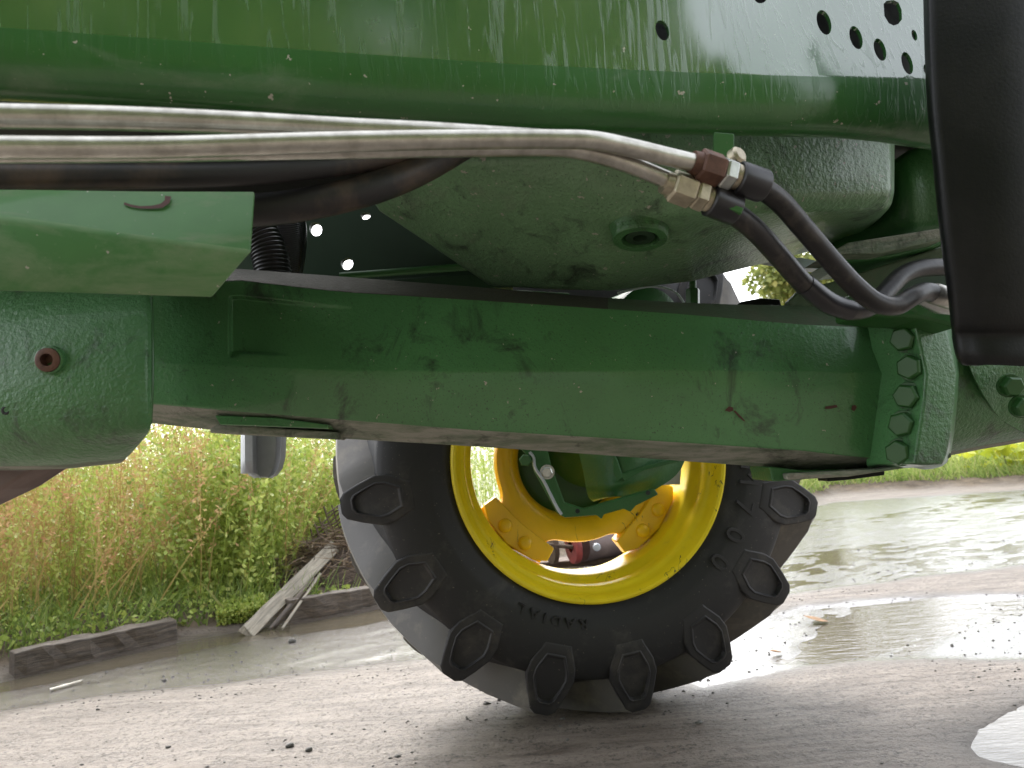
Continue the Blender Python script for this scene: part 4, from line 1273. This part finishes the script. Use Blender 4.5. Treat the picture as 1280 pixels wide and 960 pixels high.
def stems(base, tip, w0, tints, bend=None, seg=3):
    """tapered flat-sided strips turned at random; two crossed per stem would double cost, one is enough at this width"""
    n = len(base)
    ax = tip - base
    rnd = rng.normal(size=(n, 3)); rnd[:, 1] *= 0.3
    side = np.cross(ax, np.stack([rng.normal(size=n) * .4, np.ones(n), rng.normal(size=n) * .2], 1)); side /= np.linalg.norm(side, axis=1, keepdims=True) + 1e-9
    if bend is None: bend = rng.normal(size=(n, 3)) * 0.06 * np.linalg.norm(ax, axis=1, keepdims=True)
    v = np.empty((n, seg + 1, 2, 3))
    for s in range(seg + 1):
        t = s / seg
        c = base + ax * t + bend * (t * (1 - t) * 2 + t * t * .5)
        ww = (w0 * (1 - 0.8 * t))[:, None]
        v[:, s, 0] = c - side * ww; v[:, s, 1] = c + side * ww
    idx = np.arange(n * (seg + 1) * 2).reshape(n, seg + 1, 2)
    q = np.stack([idx[:, :-1, 0], idx[:, :-1, 1], idx[:, 1:, 1], idx[:, 1:, 0]], -1).reshape(-1, 4)
    return v.reshape(-1, 3), q, np.repeat(tints, (seg + 1) * 2), (base, ax, bend)

def combine(parts):
    V, Q, A, off = [], [], [], 0
    for v, q, a in parts:
        V.append(v); Q.append(q + off); A.append(a); off += len(v)
    return np.concatenate(V), np.concatenate(Q), np.concatenate(A)

def scatter(n, u0, u1, dmin, dmax, edge=0.0):
    """ground points behind the kerb, seen between photo columns u0..u1"""
    out = []
    while len(out) < n:
        u = rng.uniform(u0, u1, n); dd = dmin + (dmax - dmin) * rng.random(n) ** 1.3
        g = [G(x, 700) for x in (0,)]
        tx = (u - 640) / FPX
        # along the ray of column u on the ground at depth y
        k = np.array([kerbY(0)] * n)
        y = dd.copy()
        for _ in range(8):                # start at the kerb for this column
            k = kerbY(tx * k)
        y = k + edge + dd
        x = tx * y
        z, _, kk = ground_h(x, y)
        ok = (kk > edge * 0.5) & ~((np.abs(x - hc.x - .05) < .46) & (y > hc.y - .34) & (y < hc.y + .50))
        out += list(np.stack([x, y, z], 1)[ok])
    return np.array(out[:n])

def weeds(name, n, u0, u1, dmin, dmax, hmin, hmax, m, nleaf, llen, lwid, stemw, tintmu, lean=0.12, up=0.4, edge=0.05, top_only=0.0):
    base = scatter(n, u0, u1, dmin, dmax, edge)
    h = rng.uniform(hmin, hmax, n) * (0.75 + 0.5 * rng.random(n))
    tip = base + np.stack([rng.normal(size=n) * lean * h - 0.03 * h, rng.normal(size=n) * lean * h, h], 1)
    ti = np.clip(rng.normal(tintmu, 0.22, n), 0, 1)
    v, q, a, (b0, ax, bend) = stems(base - [0, 0, .03], tip, np.full(n, stemw) * rng.uniform(.6, 1.3, n), ti * .6)
    k = np.repeat(np.arange(n), nleaf)
    t = top_only + (1 - top_only) * rng.random(len(k)) ** 0.8
    c = b0[k] + ax[k] * t[:, None] + bend[k] * (t * (1 - t) * 2 + t * t * .5)[:, None]
    d = rng.normal(size=(len(k), 3)); d[:, 2] = np.abs(d[:, 2]) * .4 + up
    # leaves sit on side twigs a little away from the stem
    c = c + rng.normal(size=c.shape) * (0.035 * h[k])[:, None] * (1 - .5 * t)[:, None] * [1, 1, .5]
    lv = leaves(c, d, rng.uniform(.5, 1.2, len(k)) * llen, rng.uniform(.6, 1.2, len(k)) * lwid, np.clip(ti[k] + rng.normal(0, .15, len(k)), 0, 1))
    return (v, q, a), lv

dry_s, dry_l = weeds('dry', 800, -260, 400, 0.20, 2.2, 0.65, 1.35, M_DRY, 36, 0.022, 0.0055, 0.0030, 0.42, lean=.22, up=.8, edge=.2, top_only=.25)
dry2_s, dry2_l = weeds('dry', 130, -260, 330, 0.15, 1.2, 0.6, 1.1, M_DRY, 60, 0.03, 0.006, 0.0045, 0.85, lean=.38, up=.4, top_only=.35)
dv, dq, da = combine([dry_s, dry_l, dry2_s, dry2_l])
o = fastmesh('dry_weeds', dv, dq, M_DRY, attrs={'tint': da}, smooth=False); o['kind'] = 'stuff'
o['label'] = 'tall straw and rust coloured weeds behind the timber at left'; o['category'] = 'weeds'
gs, gl = weeds('green', 1150, -260, 560, 0.20, 3.0, 0.45, 1.15, M_GREENLEAF, 44, 0.036, 0.0075, 0.0026, 0.72, lean=.2, up=.5, edge=.15, top_only=.05)
g2, gl2 = weeds('green', 1700, -300, 700, 2.0, 8.0, 1.1, 2.0, M_GREENLEAF, 26, 0.05, 0.011, 0.0035, 0.6, up=.5, edge=.15, top_only=.05)
g3_, gl3 = weeds('green', 2600, 900, 1500, 0.4, 6.0, 0.20, 0.50, M_GREENLEAF, 22, 0.065, 0.011, 0.005, 0.7, up=.6, edge=.3, lean=.25)
g4, gl4 = weeds('green', 650, 230, 560, 0.15, 2.2, 0.5, 1.15, M_GREENLEAF, 46, 0.045, 0.011, 0.003, 0.55, lean=.2)
gv, gq, ga = combine([gs, gl, g4, gl4, g2, gl2, g3_, gl3])
o = fastmesh('green_weeds', gv, gq, M_GREENLEAF, attrs={'tint': ga}, smooth=False); o['kind'] = 'stuff'
o['label'] = 'dense leafy green weeds beyond the yard edge'; o['category'] = 'weeds'
# grass blades and low ground cover
n = 2600
base = scatter(n, -260, 520, 0.0, 1.3, 0.04)
hh = rng.uniform(.04, .20, n)
tip = base + np.stack([rng.normal(size=n) * .5 * hh, rng.normal(size=n) * .5 * hh, hh], 1)
s1 = stems(base, tip, np.full(n, .0032), np.clip(rng.normal(.35, .3, n), 0, 1))[:3]
n = 7000
base = scatter(n, 880, 1560, 0.0, 3.0, 0.25)
hh = rng.uniform(.10, .32, n)
tip = base + np.stack([rng.normal(size=n) * .6 * hh, rng.normal(size=n) * .6 * hh, hh], 1)
s2 = stems(base, tip, np.full(n, .007), np.clip(rng.normal(.6, .25, n), 0, 1))[:3]
# one lush tuft behind the timber
tc = G(196, 778); tc.y += .16
n = 170
base = np.array([tc.x, tc.y, .06]) + rng.normal(size=(n, 3)) * [.09, .05, 0]
hh = rng.uniform(.14, .34, n)
tip = base + np.stack([rng.normal(size=n) * .5 * hh, rng.normal(size=n) * .3 * hh, hh], 1)
s3 = stems(base, tip, np.full(n, .0048), np.clip(rng.normal(.45, .15, n), 0, 1), seg=5)[:3]
v_, q_, a_ = combine([s1, s2, s3])
o = fastmesh('grass', v_, q_, M_GRASS, attrs={'tint': a_}, smooth=False); o['kind'] = 'stuff'
o['label'] = 'short grass blades along the yard edge'; o['category'] = 'grass'
# low broad-leaf ground cover
n = 4200
c = scatter(n, -260, 520, 0.0, 0.9, 0.05); c[:, 2] += rng.uniform(.0, .07, n)
d = rng.normal(size=(n, 3)); d[:, 2] = np.abs(d[:, 2]) * .6
lv = leaves(c, d, rng.uniform(.012, .04, n), rng.uniform(.006, .014, n), np.clip(rng.normal(.35, .25, n), 0, 1))
c2 = scatter(2600, 262, 322, 0.0, 0.12, 0.01); c2[:, 2] += rng.uniform(0, .07, 2600)
d2 = rng.normal(size=(2600, 3)); d2[:, 2] = np.abs(d2[:, 2]) * .5
lv2 = leaves(c2, d2, rng.uniform(.010, .022, 2600), rng.uniform(.005, .010, 2600), np.clip(rng.normal(.6, .2, 2600), 0, 1))
v_, q_, a_ = combine([lv, lv2])
o = fastmesh('ground_cover', v_, q_, M_GREENLEAF, attrs={'tint': a_}, smooth=False); o['kind'] = 'stuff'
o['label'] = 'small leaved creeping ground cover at the foot of the weeds'; o['category'] = 'ground cover'

# heap of dead roots and straw behind the second timber

n = 1500
ang = rng.random(n) * 6.28
rr = np.sqrt(rng.random(n))
base = np.stack([hc.x - .1 + rr * np.cos(ang) * .48, hc.y + rr * np.sin(ang) * .22, .05 + .27 * (1 - rr ** 2) + .06 * rng.random(n)], 1)
dd = rng.normal(size=(n, 3)); dd[:, 2] *= .35
tip = base + dd / np.linalg.norm(dd, axis=1, keepdims=True) * rng.uniform(.05, .24, n)[:, None]
v_, q_, a_, _ = stems(base, tip, np.full(n, .0028) * rng.uniform(.5, 1.8, n), rng.random(n), seg=4)
o = fastmesh('root_heap', v_, q_, M_STRAW, attrs={'tint': a_}, smooth=False); o['kind'] = 'stuff'
o['label'] = 'heap of dead roots and straw behind the brown timber'; o['category'] = 'straw heap'
mound = []
for i in range(13):
    t = i / 12
    mound.append([Vector((hc.x - .1 + .52 * (k / 16 * 2 - 1), hc.y + .30 * (t * 2 - 1), .0 + .27 * max(0, 1 - (k / 16 * 2 - 1) ** 2) * max(0, 1 - (t * 2 - 1) ** 2) + random.uniform(-.012, .012))) for k in range(17)])
o = grid('soil_mound', mound, simple('dark_soil', (0.09, 0.065, 0.05), .9, 0, .4, 40, .8, .02, 14)); o['kind'] = 'structure'

# rusty wire netting lying over the heap's back
wv, wf = [], []
na, nb = 10, 7
o0 = P(372, 702, hc.y - .02); ux = (P(462, 690, hc.y + .02) - o0); vy = (P(414, 634, hc.y + .14) - o0)
def netp(a, b):
    p = o0 + ux * (a / na) + vy * (b / nb)
    return p + Vector((0, .02 * math.sin(a * 1.3 + b), .012 * math.sin(b * 2.1 + a * .7)))
for a in range(0, na + 1):
    for b in range(0, nb):
        for sgn in (1, -1):
            p, q = netp(a, b), netp(a + sgn, b + 1)
            v, f = sweep([p, q], 0.0055, 4, caps=False)
            k = len(wv); wv += v; wf += [tuple(i + k for i in ff) for ff in f]
o = mesh('wire_netting', wv, wf, M_WIRE); tag(o, 'rusty diamond wire netting draped over the heap beside the tyre', 'netting')

# pale sticks, stones, fallen leaves
q = G(83, 857); o = plank('floating_stick', G(66, 862, .0), G(101, 852, .0), .012, .006, M_BONE, Vector((0, 0, 1)))
tag(o, 'bleached white stick lying in the muddy puddle below the timber', 'stick')
def stone(u, v, r, label):
    c = G(u, v); bm = bmesh.new(); bmesh.ops.create_icosphere(bm, subdivisions=2, radius=1)
    s = random.uniform(0, 9)
    for vv in bm.verts:
        k = 1 + .25 * math.sin(vv.co.x * 3 + s) * math.cos(vv.co.y * 2.7 + s) + random.uniform(-.05, .05)
        vv.co = Vector((vv.co.x * r * 1.2, vv.co.y * r, vv.co.z * r * .7)) * k + Vector((0, 0, r * .35))
    o = frombm('stone', bm, M_STONE); o.location = (c.x, c.y, float(ground_h(np.array([c.x]), np.array([c.y]))[0][0]))
    tag(o, label, 'stone', 'small stones on the wet ground')
stone(210, 937, .006, 'tiny dark stone alone on the pale ground at bottom left')
stone(362, 935, .010, 'dark stone on the pale ground at the bottom beside the clod')
stone(365, 802, .016, 'round grey stone standing in the puddle below the leaning plank')
stone(386, 940, .009, 'knobbly dark clod near the bottom edge right of another stone')
def leaf(u, v, L, label, curl=.3, m=M_AUTUMN):
    c = G(u, v); c.z = float(ground_h(np.array([c.x]), np.array([c.y]))[0][0]) + .002
    a = random.uniform(0, 6)
    rows = []
    for i in range(7):
        t = i / 6; hw = L * .34 * math.sin(math.pi * min(1, t * .92 + .06))
        x = (t - .5) * L
        rows.append([c + Vector((x * math.cos(a) - s * hw * math.sin(a), x * math.sin(a) + s * hw * math.cos(a), abs(s) * hw * curl + L * .25 * t * t + (.004 if v < 840 else 0))) for s in (-1, -.5, 0, .5, 1)])
    o = grid('fallen_leaf', rows, m); solid(o, .0008, 0)
    tag(o, label, 'leaf', 'fallen leaves on the yard')
leaf(800, 879, .05, 'dry brown curled leaf lying against the foot of the tyre')
leaf(1020, 776, .09, 'large orange brown leaf on the wet patch right of the tyre', .2)
leaf(970, 816, .045, 'small rusty leaf on the puddle margin right of the tyre')

# lime coloured plant at the far right edge
pc = G(1276, 604); pc.y += .25
pl = thing('lime_plant', 'bright lime green broad leaved plant at the far right yard edge', 'plant', (pc.x, pc.y, 0.0))
n = 70
c = np.array([pc.x, pc.y, .12]) + rng.normal(size=(n, 3)) * [.20, .12, .12] + [0, 0, .25]
d = rng.normal(size=(n, 3)); d[:, 2] = np.abs(d[:, 2]) * .3
lv = leaves(c, d, rng.uniform(.12, .24, n), rng.uniform(.04, .075, n), rng.random(n))
fo = fastmesh('foliage', lv[0], lv[1], M_LIMELEAF, attrs={'tint': lv[2]}, smooth=False)
fo.parent = pl; fo.matrix_parent_inverse = pl.matrix_world.inverted()
tube('stem', [(pc.x, pc.y, 0), (pc.x + .02, pc.y, .25), (pc.x, pc.y, .5)], [.012, .01, .005], M_BARK, pl, 6, sub=2)

# red machine parts seen through the wheel
dm = 4.75
mc = P(735, 680, dm); mc.z = 0
mach = thing('farm_machine', 'rusty grey and faded red farm implement seen through the yellow wheel', 'machine', tuple(mc))
tube('roller_drum', [P(725, 682, dm), P(800, 670, dm + .3)], .105, M_BROWNMACH, mach, 28)
lathe('red_flange', [(0.04, 0), (.11, 0), (.115, .02), (.11, .04), (.05, .04)], P(713, 683, dm - .05), Vector((1, .3, .05)), M_RED, mach, 28)
lathe('sprocket', [(0.02, 0), (.12, 0), (.12, .03), (.02, .03)], P(686, 682, dm), Vector((1, .3, .05)), M_WIRE, mach, 20)
tube('axle_stub', [P(676, 680, dm - .1), P(716, 684, dm - .1)], .013, M_WIRE, mach, 12)
lathe('grease_cap', [(0, .01), (.022, .008), (.025, 0)], P(746, 684, dm - .2), Vector((0, -1, 0)), M_GREYPL, mach, 14)
box('skid_frame', tuple(P(650, 705, dm + .1)), tuple(P(850, 694, dm + .3)), M_WIRE, mach, .01)

# --- trees beyond the yard
def tree(x, y, h, w_, nl, label, seed, tint=.6):
    r = np.random.default_rng(seed)
    t = thing('tree', label, 'tree', (x, y, 0), 'trees beyond the yard')
    tr_v, tr_f = [], []
    def add(pts, rad_):
        v, f = sweep(catmull(pts, 3), [rad_ * (1 - .7 * i / (3 * (len(pts) - 1))) for i in range(3 * (len(pts) - 1) + 1)], 7)
        k = len(tr_v); tr_v.extend(v); tr_f.extend([tuple(i + k for i in ff) for ff in f])
    add([(x, y, -.1), (x + .1, y, h * .3), (x, y + .1, h * .75)], h * .03)
    cl = []
    for k in range(16):
        a = r.random() * 6.28; z = h * (.22 + .70 * r.random()); q = w_ * (.35 + .5 * r.random()) * math.sin(math.pi * min(.95, z / h)) ** .6
        p = Vector((x + math.cos(a) * q, y + math.sin(a) * q, z))
        add([(x, y, z * .55), (x + math.cos(a) * q * .5, y + math.sin(a) * q * .5, z * .85), tuple(p)], h * .012)
        cl.append((p, w_ * r.uniform(.22, .42), r.uniform(-.25, .25)))
    mesh('trunk', tr_v, tr_f, M_BARK, t)
    per = nl // len(cl)
    C, TT = [], []
    for p, s, tt in cl:
        d = r.normal(size=(per, 3)); d /= np.linalg.norm(d, axis=1, keepdims=True)
        C.append(np.array(p) + d * (r.random(per) ** .45)[:, None] * s * [1, 1, .75]); TT.append(np.clip(r.normal(tint + tt, .18, per), 0, 1))
    C = np.concatenate(C); TT = np.concatenate(TT)
    d = r.normal(size=(len(C), 3)); d[:, 2] -= .2
    lv = leaves(C, d, r.uniform(.14, .30, len(C)), r.uniform(.05, .10, len(C)), TT)
    fo = fastmesh('crown', lv[0], lv[1], M_TREELEAF, attrs={'tint': lv[2]}, smooth=False)
    fo.parent = t; fo.matrix_parent_inverse = t.matrix_world.inverted()
tq = P(1020, 500, 22)
tree(tq.x, 22, 6.4, 3.0, 22000, 'yellow green tree seen in the gap above the beam by the two hoses', 3, .75)
tq = P(1190, 500, 25)
tree(tq.x, 25, 4.6, 2.2, 9000, 'low dark green tree to the right of the tall yellow green one', 5, .5)
tq = P(1400, 500, 27)
tree(tq.x, 27, 4.2, 2.4, 9000, 'broad low tree at the far right, behind the black mudguard', 6, .6)

# dense row of trees added unseen behind the camera, to darken the web's reflection
r = np.random.default_rng(12)
C = []
for k in range(125):
    x = r.uniform(-9, 13); z = r.uniform(0.6, 1.0 + 10.5 * min(1, max(.2, (14.5 - x) / 5)))
    d = r.normal(size=(650, 3)); d /= np.linalg.norm(d, axis=1, keepdims=True)
    C.append(np.array([x, -10.5 + r.uniform(-1, 1), z]) + d * (r.random(650) ** .4)[:, None] * [1.9, 1.2, 1.3])
C = np.concatenate(C); d = r.normal(size=(len(C), 3))
lv = leaves(C, d, r.uniform(.3, .55, len(C)), r.uniform(.12, .2, len(C)), r.random(len(C)) * .6)
tv, tf = [], []
for k in range(10):
    x = -15 + k * 3 + r.uniform(-.6, .6)
    v, f = sweep([Vector((x, -10.5, -.1)), Vector((x + .1, -10.5, 2)), Vector((x, -10.4, 4.5))], [.16, .13, .05], 7)
    q = len(tv); tv += v; tf += [tuple(i + q for i in ff) for ff in f]
o = fastmesh('added_tree_line', lv[0], lv[1], M_TREELEAF, attrs={'tint': lv[2]}, smooth=False); o['kind'] = 'stuff'
o = mesh('added_tree_trunks', tv, tf, M_BARK); o['kind'] = 'stuff'
# crumbs of dirt strewn over the yard
n = 9000
x = r.uniform(-2.2, 4.5, n); y = r.uniform(1.4, 4.8, n)
cl = fbm(x * 2, y * 3, 71, 3) + r.normal(size=n) * .12
hz, dpp, kk = ground_h(x, y)
ok = ((cl > .12) | ((dpp < .02) & (dpp > -.6) & (y > 2.3) & (r.random(n) < .55))) & (kk < 0)
x, y, hz = x[ok], y[ok], hz[ok]; n = len(x)
base = np.array([[1, 0, 0], [0, 1, 0], [-1, 0, 0], [0, -1, 0], [0, 0, .9], [0, 0, -.5]], float)
sz = r.uniform(.0012, .0045, n) * (1 + 1.2 * (r.random(n) > .97))
V = base[None] * (1 + r.normal(size=(n, 6, 3)) * .25) * sz[:, None, None]
V = V * np.array([1.3, 1, .8])[None, None]
V += np.stack([x, y, hz + sz * .2], 1)[:, None]
F = np.array([[0, 1, 4], [1, 2, 4], [2, 3, 4], [3, 0, 4], [1, 0, 5], [2, 1, 5], [3, 2, 5], [0, 3, 5]])
F = (F[None] + (np.arange(n) * 6)[:, None, None]).reshape(-1, 3)
o = fastmesh('dirt_crumbs', V.reshape(-1, 3), F, M_STONE, smooth=False); o['kind'] = 'stuff'
